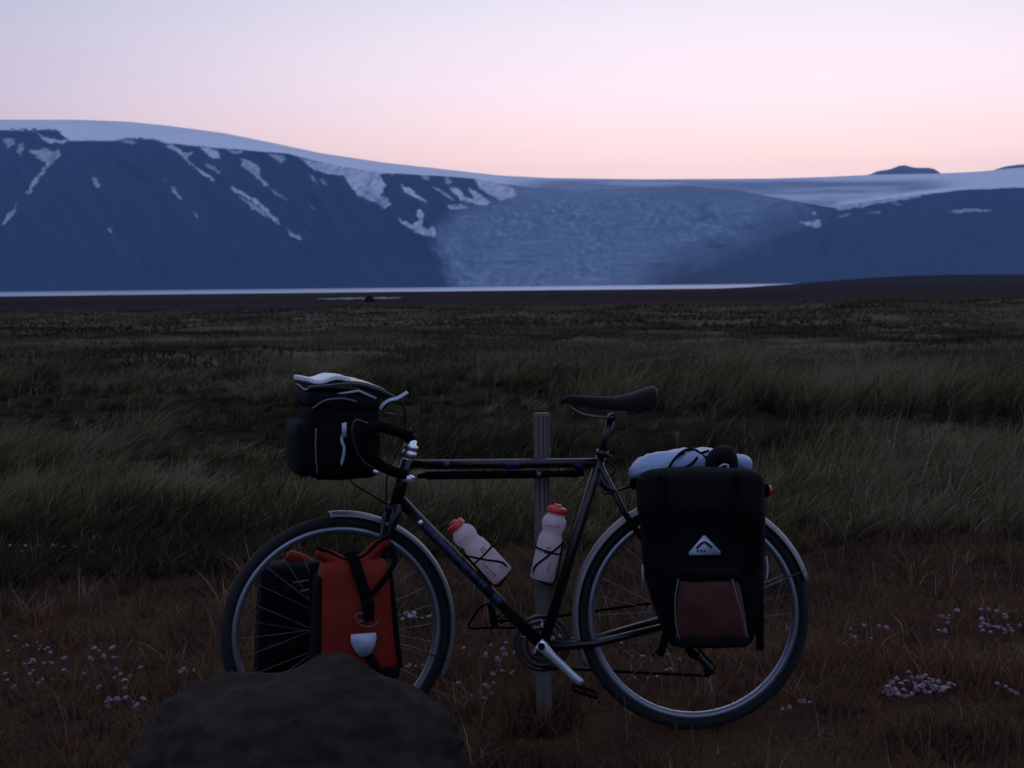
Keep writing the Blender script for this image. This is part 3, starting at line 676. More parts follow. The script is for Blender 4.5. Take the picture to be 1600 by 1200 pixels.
bottle(B(787, 901), B(706, 815), dn_perp, 'squat milky water bottle with red cap slanting along the down tube', [(.40, .50, -.75, -.1, M_print), (.10, .17, -.7, -.25, M_print), (.10, .34, .25, .5, M_print2), (.18, .30, .6, .75, M_print2), (.735, .745, -.5, .9, M_print2)])
sd = (B(941, 708) - BBp).normalized(); sp_ = sd.cross(EN).normalized()
if sp_.x < 0: sp_ = -sp_
bottle(B(846, 906), B(872, 788), sp_, 'bluish milky water bottle with red cap standing along the seat tube', [(.36, .47, -.3, .35, M_print), (.12, .28, -.45, -.2, M_print), (.72, .735, -.8, .8, M_print2), (.74, .77, -.5, -.2, M_print)])
# racks
RK = B(990, 756); 
obj('rear_rack', join(*[tube([B(985, 760) + EN * s * .05, B(1185, 757) + EN * s * .05], .005, 8) for s in (-1, -.3, .3, 1)], *[tube([B(1010, 758) + EN * s * .055, CR + EN * s * .07], .005, 8) for s in (-1, 1)], *[tube([B(1100, 757) + EN * s * .055, CR + EN * s * .07], .005, 8) for s in (-1, 1)], *[tube([B(1180, 757) + EN * s * .055, CR + EN * s * .07], .005, 8) for s in (-1, 1)], tube([B(944, 772), B(986, 760)], .004, 8), tube([B(1185, 757) - EN * .05, B(1185, 757) + EN * .05], .005, 8)), M_paint, bike)
fl = CF + FZ * .03
obj('front_rack', join(*[tube(curve([fl + FN * s * .075 + FZ * .11 - FX * .12, fl + FN * s * .075 + FZ * .12 + FX * .10, fl + FN * s * .075 - FZ * .02 + FX * .09, CF + FN * s * .06]), .005, 8) for s in (-1, 1)]), M_paint, bike)
tl = obj('tail_light', softbox((.03, .05, .045), .009, lambda u, v, w: B(1194, 766) + EX * u * .013 + EN * v * .025 + EZ * w * .02, 4), M_web, bike)
obj('lens', lathe(B(1194, 766) + EX * .012, EX, [(0, .016), (.008, .015), (.012, .008)], 14), M_lamp, tl)

# ------------------------------------------------------------------ handlebar bag
hbc = B(528, 684, -.055)
bag = thing('handlebar_bag', hbc - FZ * .11, 'black handlebar bag with pale strap and map case on top', 'bag')
def bagp(x, y, z): return hbc + FX * x + FN * y + FZ * z
body = obj('bag_body', softbox((.20, .27, .215), .028, lambda u, v, w: bagp(u * .10, v * .135, w * .1075 - .004), 9, (.012, .012, .004), .006, 3), M_nylon, bag)
obj('lid', softbox((.215, .285, .05), .022, lambda u, v, w: bagp(u * .107, v * .142, .112 + w * .025 - .012 * u), 8, (0, 0, .01), .003, 5), M_nylon2, bag)
obj('front_pocket', softbox((.05, .22, .16), .02, lambda u, v, w: bagp(-.112 + u * .026, v * .11, -.022 + w * .08), 6, (.01, 0, 0), .004, 8), M_nylon2, bag)
obj('side_pocket', softbox((.13, .04, .15), .018, lambda u, v, w: bagp(-.02 + u * .065, -.142 + v * .02, -.025 + w * .075), 6, (0, .008, 0), .004, 9), M_nylon, bag)
obj('piping', tube(curve([bagp(-.088, -.152, .04), bagp(-.092, -.158, -.02), bagp(-.088, -.152, -.09)]), .0022, 6), M_pip, bag)
obj('piping', tube(curve([bagp(-.098, -.142, .095), bagp(-.06, -.148, .118), bagp(-.01, -.15, .122), bagp(.03, -.148, .112)]), .0028, 6), M_pip, bag)
obj('strap', ribbon(curve([B(540, 660, -.215), B(537, 676, -.222), B(534, 688, -.224), B(538, 700, -.224), B(536, 716, -.222), B(532, 728, -.218)]), -EN, .008, .003), M_refl, bag)
obj('strap_keeper', box(B(538, 672, -.226), EX, EN, EZ, .013, .006, .04), M_refl, bag)
obj('bracket', tube(curve([bagp(.09, -.05, .03), ctr + FZ * .02 - FX * .03, ctr]), .011, 8), M_web, bag)
# map case: clear wallet hinged over the lid, sagging at the rear
mcv = []; mcf = []; NM = 14
def mcase(k, j, lift=0):
    u = k / NM; v = j / 8 * 2 - 1
    base = bagp(-.105 + .26 * u, .135 * v, .155 - .002 + .012 * math.sin(u * 3) - .055 * max(0, u - .45) ** 1.5 * 2.2 + .006 * math.sin(v * 3 + u * 4))
    return base + FZ * lift
for lift in (0, .012):
    for k in range(NM + 1):
        for j in range(9): mcv.append(mcase(k, j, lift))
n1 = (NM + 1) * 9
for k in range(NM):
    for j in range(8):
        q = (k * 9 + j, k * 9 + j + 1, k * 9 + 10 + j, k * 9 + 9 + j); mcf.append(q[::-1]); mcf.append(tuple(x + n1 for x in q))
for k in range(NM):
    mcf.append((k * 9, k * 9 + 9, k * 9 + 9 + n1, k * 9 + n1)); mcf.append((k * 9 + 17, k * 9 + 8, k * 9 + 8 + n1, k * 9 + 17 + n1))
for j in range(8):
    mcf.append((j + 1, j, j + n1, j + 1 + n1)); mcf.append((NM * 9 + j, NM * 9 + j + 1, NM * 9 + j + 1 + n1, NM * 9 + j + n1))
mc = obj('map_case', (mcv, mcf), M_clear, bag)
obj('case_rim', tube([mcase(k, 0, .006) for k in range(NM + 1)], .003, 6), M_pip, mc)
obj('map', softbox((.13, .22, .02), .006, lambda u, v, w: bagp(-.045 + u * .066, v * .12 - .01, .176 + w * .008 + .006 * math.sin(u * 4)), 8, (0, 0, .004), .004, 12), M_paper, mc)
obj('case_flap', ribbon(curve([B(594, 640, -.16), B(598, 633, -.165), B(608, 626, -.165), B(622, 622, -.16), B(637, 613, -.15)]), (EZ - EN).normalized(), .012, .002), M_refl, mc)
obj('support_rod', tube([bagp(-.05, -.12, .13), bagp(.04, -.135, .142), bagp(.09, -.135, .118)], .004, 6), M_refl, mc)
obj('case_cord', tube([B(600, 644, -.16), B(617, 648, -.16)], .0022, 6), M_pip, mc)

# ------------------------------------------------------------------ front panniers
def fpan(c, s, label, near):
    """s=-1 near side, +1 far side; c = centre of the bag"""
    th = thing('front_pannier', c - FZ * .17, label, 'pannier', 'panniers on the front wheel')
    def pp(x, y, z): return c + FX * x + FN * y + FZ * z
    shape = lambda u, v, w: pp(u * (.108 - .012 * w), v * (.06 - .012 * w), w * .165)
    obj('bag_body', softbox((.216, .12, .33), .026, shape, 9, (.004, .012, 0), .011, 4 + int(s)), M_red, th)
    obj('back_panel', softbox((.23, .02, .31), .008, lambda u, v, w: pp(u * .116, -s * .076 + v * .010, w * .158 - .008), 5), M_nylon, th)
    for e in (-1, 1):
        obj('side_panel', softbox((.02, .12, .27), .008, lambda u, v, w: pp(e * .110 + u * .010 - e * .010 * w, v * (.056 - .01 * w), w * .14 - .012), 5), M_nylon, th)
    obj('bottom_panel', softbox((.226, .13, .06), .02, lambda u, v, w: pp(u * .122, v * .072, -.155 + w * .03), 5), M_nylon2, th)
    # rolled closure: ends stand up, middle pulled down by the strap
    rr = curve([pp(-.02, 0, .205), pp(.0, 0, .192), pp(.03, 0, .180), pp(.05, 0, .172)] if not near else [pp(-.105, 0, .190), pp(-.07, 0, .176), pp(-.02, s * .01, .150), pp(.03, s * .01, .160), pp(.075, 0, .196), pp(.112, 0, .212)])
    ro = obj('rolled_top', tube(rr, [.010 + .014 * math.sin(math.pi * min(1, .15 + k / len(rr) * .8)) for k in range(len(rr))], 10), M_red, th)
    obj('stiffener', tube([q + FZ * .016 + FN * s * .014 for q in rr], .005, 6), M_web, ro)
    if not near: obj('top_flap', softbox((.22, .11, .05), .02, lambda u, v, w: pp(u * .112, v * .066, .158 + w * .024), 5, (0, 0, .004), .006, 61), M_nylon2, th)
    if near:
        y = s * .078
        obj('closure_strap', ribbon(curve([pp(-.012, s * .01, .185), pp(-.006, s * .045, .175), pp(.004, s * .07, .13), pp(.018, s * .079, .08), pp(.03, s * .081, .03)]), FN * s, .032, .004), M_web, th)
        obj('buckle', softbox((.03, .01, .05), .004, lambda u, v, w: pp(.026 + u * .017, s * .084 + v * .006, .03 + w * .03), 3), M_web, th)
        for a, b in ((.112, .205),):
            obj('side_strap', ribbon(curve([pp(a, 0, b), pp(a * 1.04, s * .035, b - .05), pp(a * .6, s * .072, .10), pp(.02, s * .08, .06)]), FN * s, .016, .003), M_web, th)
        sh = [(-.036, .024), (.036, .024), (.038, .008), (.032, -.014), (.018, -.036), (.004, -.042), (-.012, -.040), (-.026, -.022), (-.036, .0)]
        obj('reflector', plate([pp(.010 + a, s * .0865, -.060 + b) for a, b in (sh if s > 0 else sh)], FN * s, .004), M_refl, th)
        rg = [pp(.002 + .014 * math.cos(a), s * .0865, .012 + .012 * math.sin(a)) for a in np.linspace(0, 2 * math.pi, 17)]
        obj('printed_ring', tube(rg, .0018, 5, False), M_pip, th)
        obj('printed_arc', tube([pp(.025 + .034 * math.cos(a), s * .0865, .012 + .03 * math.sin(a)) for a in np.linspace(3.6, 5.8, 12)], .0018, 5), M_pip, th)
        obj('lower_strap', ribbon(curve([pp(.025, s * .076, -.10), pp(.04, s * .082, -.13), pp(.05, s * .07, -.18)]), FN * s, .025, .003), M_web, th)
    else:
        for zz in (.11, -.06): obj('mounting_rail', softbox((.20, .02, .03), .006, lambda u, v, w: pp(u * .10, -s * .094 + v * .01, zz + w * .014), 3), M_nylon2, th)
        for e in (-.06, .06): obj('hook', tube(curve([pp(e, -s * .096, .12), pp(e, -s * .11, .15), pp(e, -s * .10, .165)]), .007, 6), M_web, th)
        obj('bottom_rail', softbox((.17, .02, .03), .006, lambda u, v, w: pp(u * .085, -s * .094 + v * .01, -.10 - .02 * u + w * .015), 3), M_web, th)
    return th
fpan(B(553, 962, -.155), -1, 'orange red roll top pannier with white reflector inside the front wheel', True)
fpan(B(462, 968, .16), 1, 'far side front pannier showing its black back panel and red rolled top', False)

# ------------------------------------------------------------------ rear pannier
rp = thing('rear_pannier', B(1100, 1012, -.2), 'large black rear pannier with white triangle badge and rust pocket', 'pannier')
def rpn(u, v, w, o0=-.295, o1=-.085):
    s = (1 - w) / 2     # 0 top .. 1 bottom
    xl = interp([(0, 1004), (.2, 1001), (.55, 1008), (.8, 1026), (1, 1044)], s); xr = interp([(0, 1188), (.12, 1194), (.45, 1192), (.75, 1190), (1, 1176)], s)
    return B(xl + (xr - xl) * (u + 1) / 2, 744 + (1010 - 744) * s, o0 + (o1 - o0) * (v + 1) / 2)
rb = obj('bag_body', softbox((.36, .20, .50), .035, rpn, 12, (.006, .012, .004), .007, 21), M_nylon, rp)
def lidf(u, v, w):
    s = (1 - w) / 2; q = 1 - u * u
    return B(997 + (1192 - 997) * (u + 1) / 2, 735 - 3 * q + 78 * s, -.305 + (.235) * (v + 1) / 2)
obj('lid', softbox((.37, .22, .15), .035, lidf, 9, (.004, .008, .006), .006, 23), M_nylon2, rp)
pk = obj('front_pocket', softbox((.21, .07, .19), .024, lambda u, v, w: B(interp([(0, 1062), (1, 1054)], (1 - w) / 2) + (interp([(0, 1152), (1, 1172)], (1 - w) / 2) - interp([(0, 1062), (1, 1054)], (1 - w) / 2)) * (u + 1) / 2, 902 + 104 * (1 - w) / 2, -.355 + .07 * (v + 1) / 2), 8, (.003, .014, 0), .018, 27), M_brown, rp)
obj('pocket_flap', softbox((.21, .07, .05), .016, lambda u, v, w: B(1057 + 100 * (u + 1) / 2, 888 + 20 * (1 - w) / 2, -.358 + .07 * (v + 1) / 2), 6, (0, .004, .003), .004, 28), M_nylon, rp)
obj('piping', tube(curve([B(1060, 905, -.358), B(1055, 935, -.364), B(1056, 975, -.364), B(1062, 1000, -.358)]), .002, 6), M_pip, pk)
obj('piping', tube(curve([B(1144, 905, -.364), B(1152, 935, -.374), B(1162, 970, -.370), B(1166, 996, -.360)]), .002, 6), M_pip, pk)
obj('pocket_shade', softbox((.22, .075, .05), .018, lambda u, v, w: B(1056 + 114 * (u + 1) / 2, 1012 - 22 * (w + 1) / 2, -.358 + .075 * (v + 1) / 2), 5), M_nylon2, rp)  # charcoal strip stands in for the shade on the pocket's lower part
bo = -.313
bd = obj('badge', plate([B(a, b, bo) for a, b in ((1076, 864), (1099, 837), (1102, 837), (1126, 862), (1125, 867), (1077, 868))][::-1], -EN, .004), M_refl, rp)
bo2 = bo - .003
obj('badge_peak', ribbon([B(1088, 857, bo2), B(1096, 849, bo2), B(1101, 846.5, bo2), B(1106, 850, bo2), B(1113, 855.5, bo2)], -EN, .0055, .001), M_web, bd)
for a in (1090.5, 1096, 1101.5): obj('badge_letter', ribbon([B(a - 1, 859, bo2), B(a + .4, 862.5, bo2)], -EN, .004, .001), M_web, bd)
obj('side_badge', join(ring(B(1006, 896, -.19) - EX * .004, EN, EZ, EX, [(.026, 0), (.026, .002), (.019, .002), (.019, 0)], 24), ribbon([B(1006, 884, -.19) - EX * .004, B(1007, 922, -.19) - EX * .004], -EX, .012, .002)), M_refl, rp)
for pts in ([(1042, 985), (1036, 1008), (1030, 1024)], [(1184, 900), (1187, 960), (1187, 1016)], [(1074, 1008), (1080, 1020), (1092, 1026)]):
    obj('strap', ribbon(curve([B(a, b, -.27) for a, b in pts]), -EN, .022, .004), M_web, rp)
obj('piping', tube(curve([B(1197, 870, -.2), B(1199, 890, -.2), B(1197, 906, -.2)]), .0035, 6), M_refl, rp)
obj('lid_seam', tube(curve([B(1000, 800, -.312), B(1050, 806, -.322), B(1130, 806, -.322), B(1190, 800, -.312)]), .0022, 5), M_web, rp)
for a in (1035, 1150):
    obj('lid_strap', ribbon(curve([B(a, 742, -.312), B(a, 790, -.322), B(a + 1, 830, -.318)]), -EN, .022, .003), M_web, rp)
    obj('lid_buckle', softbox((.03, .012, .04), .004, lambda u, v, w: B(a + 1, 822, -.324) + EX * u * .017 + EN * v * .006 + EZ * w * .02, 3), M_web, rp)
obj('compression_strap', ribbon(curve([B(1178, 800, -.318), B(1180, 850, -.318), B(1178, 890, -.312)]), -EN, .02, .003), M_web, rp)

# white roll strapped on the carrier
roll = thing('rolled_bag', B(1080, 752, -.05), 'pale blue rolled bag under black elastic cords on the rear carrier', 'bag')
def rollp(u, v, w):
    px = 986 + 150 * (u + 1) / 2; top = interp([(-1, 722), (-.8, 716), (-.4, 711), (.1, 705), (.6, 705), (1, 712)], u); s = (1 - w) / 2
    return B(px, top + (753 - top) * s, -.17 + .27 * (v + 1) / 2)
obj('bag_body', softbox((.29, .26, .08), .032, rollp, 10, (.006, .006, .01), .024, 33), M_white, roll)
obj('roll_end', softbox((.10, .16, .055), .022, lambda u, v, w: B(1132 + 42 * (u + 1) / 2, 711 + 26 * (1 - w) / 2 + 3 * u, -.15 + .16 * (v + 1) / 2), 6, (.004, .004, .004), .006, 35), M_white, roll)
for pts in ([(988, 750), (1004, 746), (1030, 738), (1044, 732), (1052, 720), (1062, 709), (1074, 702)], [(1044, 733), (1068, 731), (1082, 724), (1090, 714)], [(1065, 731), (1065, 750)], [(1062, 709), (1080, 712), (1092, 709), (1108, 704)], [(1056, 715), (1070, 704), (1086, 703), (1098, 712), (1112, 718)]):
    obj('elastic_cord', tube(curve([B(a, b, -.188 if b > 712 else -.16) for a, b in pts]), .0042, 6), M_web, roll)
obj('cord_hook', softbox((.02, .03, .03), .006, lambda u, v, w: B(990 + u * 6, 755 + w * -8, -.17 + v * .02), 3), M_web, roll)
pch = thing('stuff_pouch', B(1130, 742, -.07), 'crumpled black pouch lying on top of the pale rolled bag', 'pouch')
obj('pouch_body', softbox((.12, .2, .09), .035, lambda u, v, w: B(1102 + 50 * (u + 1) / 2 + 4 * w, 699 + 50 * (1 - w) / 2 + 5 * u * u, -.21 + .24 * (v + 1) / 2), 8, (.006, .006, .008), .016, 41), M_nylon, pch)
obj('drawstring', tube(curve([B(1122, 732, -.222), B(1130, 726, -.226), B(1138, 728, -.224), B(1132, 736, -.224), B(1122, 740, -.222)]), .003, 6), M_refl, pch)

# ------------------------------------------------------------------ wooden post
pt, pb = B(846.5, 645, .075), B(850, 1100, .075)
pb.z = float(ground_h(pb.x, pb.y)) - .1
post = thing('marker_post', (pb.x, pb.y, pb.z + .1), 'weathered grey wooden marker post standing behind the bicycle frame', 'post')
pax = (pt - pb).normalized()
bm = bmesh.new(); bmesh.ops.create_cube(bm, size=1.0)
L = (pt - pb).length
bmesh.ops.scale(bm, vec=(.049, .049, L), verts=bm.verts); bmesh.ops.bevel(bm, geom=[e for e in bm.edges], offset=.004, segments=2, affect='EDGES')
mid = (pt + pb) / 2; q = Vector((0, 0, 1)).rotation_difference(pax).to_matrix()
obj('post_shaft', ([mid + q @ v.co for v in bm.verts], [tuple(v.index for v in f.verts) for f in bm.faces]), M_wood, post, smooth=False); bm.free()
for k in (-.011, .004, .014): obj('weather_crack', tube([pt + EX * k - EN * .0255 - pax * .01, pt + EX * (k + .002) - EN * .0255 - pax * .3], .0009, 4), M_web, post)

# ------------------------------------------------------------------ boulder
OUT = [(160, 1225), (195, 1180), (228, 1132), (258, 1092), (290, 1062), (350, 1051), (420, 1048), (470, 1035), (520, 1023), (560, 1031), (610, 1056), (660, 1078), (700, 1104), (725, 1150), (745, 1215)]
RYc = 3.66
bm = bmesh.new(); bmesh.ops.create_icosphere(bm, subdivisions=6, radius=1.0)
RV = []
cx = at(446, 1150, RYc).x; hwid = (at(734, 1150, RYc).x - at(158, 1150, RYc).x) / 2
for v in bm.verts:
    c = v.co; x = math.copysign(abs(c.x) ** .8, c.x)
    px = 446 + 288 * x
    ztop = at(px, interp(OUT, px), RYc).z
    gz = float(ground_h(cx + hwid * x, RYc)) - .12
    prof = max(0, 1 - abs(c.x) ** 5) ** .5
    hh = c.z / max(1e-3, math.sqrt(max(1e-6, 1 - c.x * c.x)))
    yy = c.y * .36 * (1.0 + .12 * math.sin(px * .02))
    z = -.42 * max(0, yy) + gz + (ztop - gz) * (math.copysign(abs(hh) ** .75, hh) if hh > 0 else hh * .3)
    RV.append([cx + hwid * x, RYc + yy + .03 * c.z, z])
RV = np.array(RV)
nrm = np.array([v.normal[:] for v in bm.verts])
dsp = .075 * fbm(RV[:, 0] * 6 + RV[:, 2] * 3, RV[:, 1] * 6 - RV[:, 2] * 5, 91, 6) + .045 * (np.abs(fbm(RV[:, 0] * 7 + RV[:, 1] * 4, RV[:, 2] * 16 + RV[:, 1] * 7, 93, 5)) - .1) - .012 * sstep(.04, .12, fbm(RV[:, 0] * 3 - RV[:, 1] * 2, RV[:, 2] * 9 + RV[:, 1] * 3, 97, 3))
RV += nrm * dsp[:, None]
rockc_ = (cx, RYc, float(ground_h(cx, RYc)))
rk = obj('boulder', ([Vector(p) for p in RV], [tuple(v.index for v in f.verts) for f in bm.faces]), M_rock, loc=rockc_); bm.free()
tag(rk, 'dark grey boulder in the foreground hiding the foot of the front wheel', 'boulder')

# ------------------------------------------------------------------ far board on posts beside the strip of water
SY = 125.0
s0 = at(577, 470, SY); sg = float(ground_h(s0.x, SY))
sgn = thing('notice_board', (s0.x, SY, sg), 'tiny dark board on a post far out on the plain', 'sign')
for dx, hh in ((-.33, 1.0), (.28, .9)):
    obj('board_post', tube([(s0.x + dx, SY, sg - .1), (s0.x + dx, SY, sg + hh)], .05, 8), M_wood, sgn)
bv = [(-.42, .55), (.42, .55), (.46, .82), (.3, 1.05), (0, 1.14), (-.3, 1.05), (-.46, .82)]
obj('board', plate([Vector((s0.x + a, SY - .06, sg + b)) for a, b in bv], Vector((0, -1, 0)), .06), M_rock, sgn, smooth=False)
M_pond = mat('pond_water', (.03, .04, .05), .12, var=.05, scale=.1, spec=.9)

POND_Y = 285.0
pv_, pf2 = [], []
for k in range(25):
    px = 498 + 134 * k / 24; w_ = 26 * (math.sin(math.pi * k / 24) ** .5 if 0 < k < 24 else .02) * (.6 + .4 * math.sin(k * 1.3))
    q = at(px, 466, POND_Y); pv_ += [(q.x, POND_Y - w_, POND_Z), (q.x, POND_Y + w_, POND_Z)]
    if k: pf2.append((2 * k - 2, 2 * k, 2 * k + 1, 2 * k - 1))
tag(obj('pond', (pv_, pf2), M_pond, smooth=False), kind='structure')
# ------------------------------------------------------------------ vegetation
def blades(base, h, w, lean, leandir, face, tint, segs=3):
    """tapered, bending blades; all arrays of length n"""
    n = len(h); lv = np.linspace(0, 1, segs + 1); V = []; 
    fx = np.cos(face); fy = np.sin(face)
    for k, s in enumerate(lv):
        bend = lean * s ** 1.7 * h
        c = base + np.stack([np.cos(leandir) * bend, np.sin(leandir) * bend, h * s * (1 - .25 * lean * s)], -1)
        ww = w * (1 - s) ** .7 / 2
        if k < segs:
            V.append(c + np.stack([fx * ww, fy * ww, 0 * ww], -1)); V.append(c - np.stack([fx * ww, fy * ww, 0 * ww], -1))
        else: V.append(c)
    m_ = len(V); V = np.stack(V, 1).reshape(-1, 3); b = (np.arange(n) * m_)[:, None]
    T = []
    for k in range(segs - 1):
        T += [b + np.array([2 * k, 2 * k + 1, 2 * k + 3]), b + np.array([2 * k, 2 * k + 3, 2 * k + 2])]
    T.append(b + np.array([2 * segs - 2, 2 * segs - 1, 2 * segs]))
    lvl = np.concatenate([[q, q] for q in lv[:-1]] + [[1.0]])
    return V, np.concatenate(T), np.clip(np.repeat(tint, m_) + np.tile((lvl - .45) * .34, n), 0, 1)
def veg(name, parts, M, label, cat):
    V = []; T = []; A = []; o = 0
    for v, t_, a in parts: V.append(v); T.append(t_ + o); A.append(a); o += len(v)
    ob = npmesh(name, np.concatenate(V), np.concatenate(T), M, {'tint': np.concatenate(A)}); tag(ob, label, cat, kind='stuff'); return ob
def scatter(n, y0, y1, marg=1.25, power=1.0):
    # uniform in area over a wedge seen by the camera (plus margin)
    u = rng.random(n); y = np.sqrt(y0 ** 2 + u ** power * (y1 ** 2 - y0 ** 2)); x = (rng.random(n) * 2 - 1) * (y * .36 * marg + 1.1)
    return x, y
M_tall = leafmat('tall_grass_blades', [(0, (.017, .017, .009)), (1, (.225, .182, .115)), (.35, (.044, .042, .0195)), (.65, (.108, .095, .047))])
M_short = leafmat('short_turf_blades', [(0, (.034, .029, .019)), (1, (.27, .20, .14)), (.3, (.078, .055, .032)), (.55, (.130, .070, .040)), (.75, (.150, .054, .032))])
def inrock(x, y): return (np.abs(x - cx) < hwid * .9) & (np.abs(y - RYc) < .3)
# short turf round the bicycle
x, y = scatter(165000, 2.5, 7.6, 1.3); k = ~inrock(x, y); x, y = x[k], y[k]; n = len(x)
cl = fbm(x * 1.7, y * 1.7, 101, 3); red = sstep(-.10, .16, fbm(x * .8, y * 1.0, 103, 3))
hgt = (.022 + .05 * rng.random(n) ** 2) * (.6 + 4.2 * np.clip(cl + .06, 0, .4) + .8 * np.clip(fbm(x * 5, y * 5, 105, 2), 0, .4)) + .14 * (rng.random(n) > .965) * rng.random(n)
hgt *= np.where((np.abs(x - RC.x) < .34) & (y > 3.75) & (y < 4.35), .5, 1)
z = ground_h(x, y)
tint = np.clip(.12 + .55 * red * rng.random(n) ** .7 + .35 * (rng.random(n) > .9) + .1 * rng.random(n), 0, 1)
P1 = blades(np.stack([x, y, z - .004], -1), hgt, .0035 + .006 * rng.random(n) ** 2, .2 + .9 * rng.random(n), rng.random(n) * 6.28, rng.random(n) * 3.14, tint, 2)
def tuft(px, py, Y, n, sp, h0, t0):
    q = at(px, py, Y); x = q.x + sp * rng.standard_normal(n); y = Y + sp * .7 * rng.standard_normal(n)
    return blades(np.stack([x, y, ground_h(x, y) - .005], -1), h0 * (.4 + .7 * rng.random(n)), .004 + .003 * rng.random(n), .25 + .6 * rng.random(n), rng.random(n) * 6.28, rng.random(n) * 3.14, np.clip(t0 + .2 * rng.standard_normal(n), 0, 1), 3)
TF = [tuft(850, 1080, 4.34, 260, .05, .20, .25), tuft(842, 1080, 4.2, 160, .05, .13, .3), tuft(200, 1150, 3.62, 500, .10, .12, .2), tuft(320, 1190, 3.40, 500, .10, .10, .12), tuft(520, 1195, 3.34, 400, .14, .08, .1), tuft(640, 1195, 3.40, 300, .08, .08, .15), tuft(715, 1150, 3.72, 260, .06, .11, .3), tuft(800, 1160, 3.85, 400, .09, .10, .12), tuft(1490, 1150, 3.95, 500, .14, .10, .15), tuft(60, 1180, 3.9, 500, .14, .11, .2), tuft(1010, 1190, 3.82, 260, .10, .07, .3), tuft(1300, 1000, 4.7, 500, .2, .11, .4), tuft(250, 980, 4.9, 600, .25, .12, .5), tuft(1580, 1020, 4.5, 400, .12, .14, .6)]
tx, ty = scatter(460, 3.3, 7.6, 1.25); ok = ~inrock(tx, ty) & ~((np.abs(tx - RC.x) < .36) & (np.abs(ty - 4.1) < .3)); tx, ty = tx[ok], ty[ok]
for a_, b_ in zip(tx, ty):                       # scattered small tussocks
    nb = int(rng.integers(14, 34)); x = a_ + .03 * rng.standard_normal(nb); y = b_ + .03 * rng.standard_normal(nb); h0 = .05 + .13 * rng.random() ** 1.6 * (1 + .5 * (b_ > 5.4)); t0 = rng.choice([.05, .15, .3, .6, .8])
    TF.append(blades(np.stack([x, y, ground_h(x, y) - .005], -1), h0 * (.4 + .7 * rng.random(nb)), .004 + .005 * rng.random(nb), .3 + .8 * rng.random(nb), rng.random(nb) * 6.28, rng.random(nb) * 3.14, np.clip(t0 + .15 * rng.standard_normal(nb), 0, 1), 3))
nb = 1250; x, y = scatter(nb, 3.3, 7.2, 1.25); ok = ~inrock(x, y); x, y = x[ok], y[ok]; nb = len(x)     # thin dry stalks
TF.append(blades(np.stack([x, y, ground_h(x, y) - .005], -1), .08 + .16 * rng.random(nb), np.full(nb, .0024), .1 + .4 * rng.random(nb), rng.random(nb) * 6.28, rng.random(nb) * .8 - .4, np.clip(.75 + .2 * rng.standard_normal(nb), 0, 1), 3))
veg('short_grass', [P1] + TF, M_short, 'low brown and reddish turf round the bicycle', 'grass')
# tall wind-combed grass behind
def tallgrass(n, y0, y1, hmul, seed, edge=0):
    rep = 34; nt = n // rep
    tx, ty = scatter(nt, y0, y1, 1.35); c = fbm(tx * .62, ty * .5, seed, 4); clump = sstep(-.10, .14, c)
    keep = (rng.random(nt) < .30 + .70 * clump) & (ty > edge + 1.6 * fbm(tx * .7, ty * .3, seed + 2, 4)); tx, ty, clump = tx[keep], ty[keep], clump[keep]; nt = len(tx)
    th_ = (.07 + .32 * clump * (.5 + .7 * rng.random(nt)) + .06 * rng.random(nt)) * hmul * (.4 + .6 * sstep(y0 + .6, y0 + 3.0, ty))
    tt = np.clip(.30 + .24 * clump + 1.5 * fbm(tx * .7, ty * .55, seed + 5, 3) + .13 * rng.standard_normal(nt) - .22 * (1 - sstep(7.4, 9.0, ty)), .0, .95)
    wind = .1 + 1.3 * fbm(tx * .3, ty * .3, seed + 9, 2); spread = (.03 + .05 * rng.random(nt))
    a = rng.random(nt * rep) * 6.283; r = np.sqrt(rng.random(nt * rep)); sp_r = np.repeat(spread, rep)
    X = np.repeat(tx, rep) + sp_r * r * np.cos(a); Y = np.repeat(ty, rep) + sp_r * r * np.sin(a); N = len(X)
    Hh = np.repeat(th_, rep) * (.40 + .70 * rng.random(N))
    lx = np.cos(np.repeat(wind, rep)) * .9 + r * np.cos(a) * 1.1 + .35 * rng.standard_normal(N); ly = np.sin(np.repeat(wind, rep)) * .9 + r * np.sin(a) * 1.1 + .35 * rng.standard_normal(N)
    ld = np.arctan2(ly, lx); lean = np.clip(np.hypot(lx, ly) * .62, .12, 1.35)
    tn = np.clip(np.repeat(tt, rep) + .17 * rng.standard_normal(N), 0, 1); dead = rng.random(N) > .92; tn = np.where(dead, np.clip(tn + .38, 0, 1), tn); Hh = Hh * np.where(rng.random(N) > .97, 1.45, 1)
    wd = np.where(rng.random(N) > .8, .011, .0055) * (.7 + .6 * rng.random(N)) * (1 + Y * .025)
    return blades(np.stack([X, Y, ground_h(X, Y) - .01], -1), Hh, wd, lean, ld, rng.random(N) * 1.6 - .8, tn, 3)
veg('tall_grass', [tallgrass(240000, 6.2, 11, 1.15, 111, 6.95), tallgrass(165000, 10.5, 20, 1.2, 121)], M_tall, 'tall olive grass bent by wind behind the bicycle', 'grass')
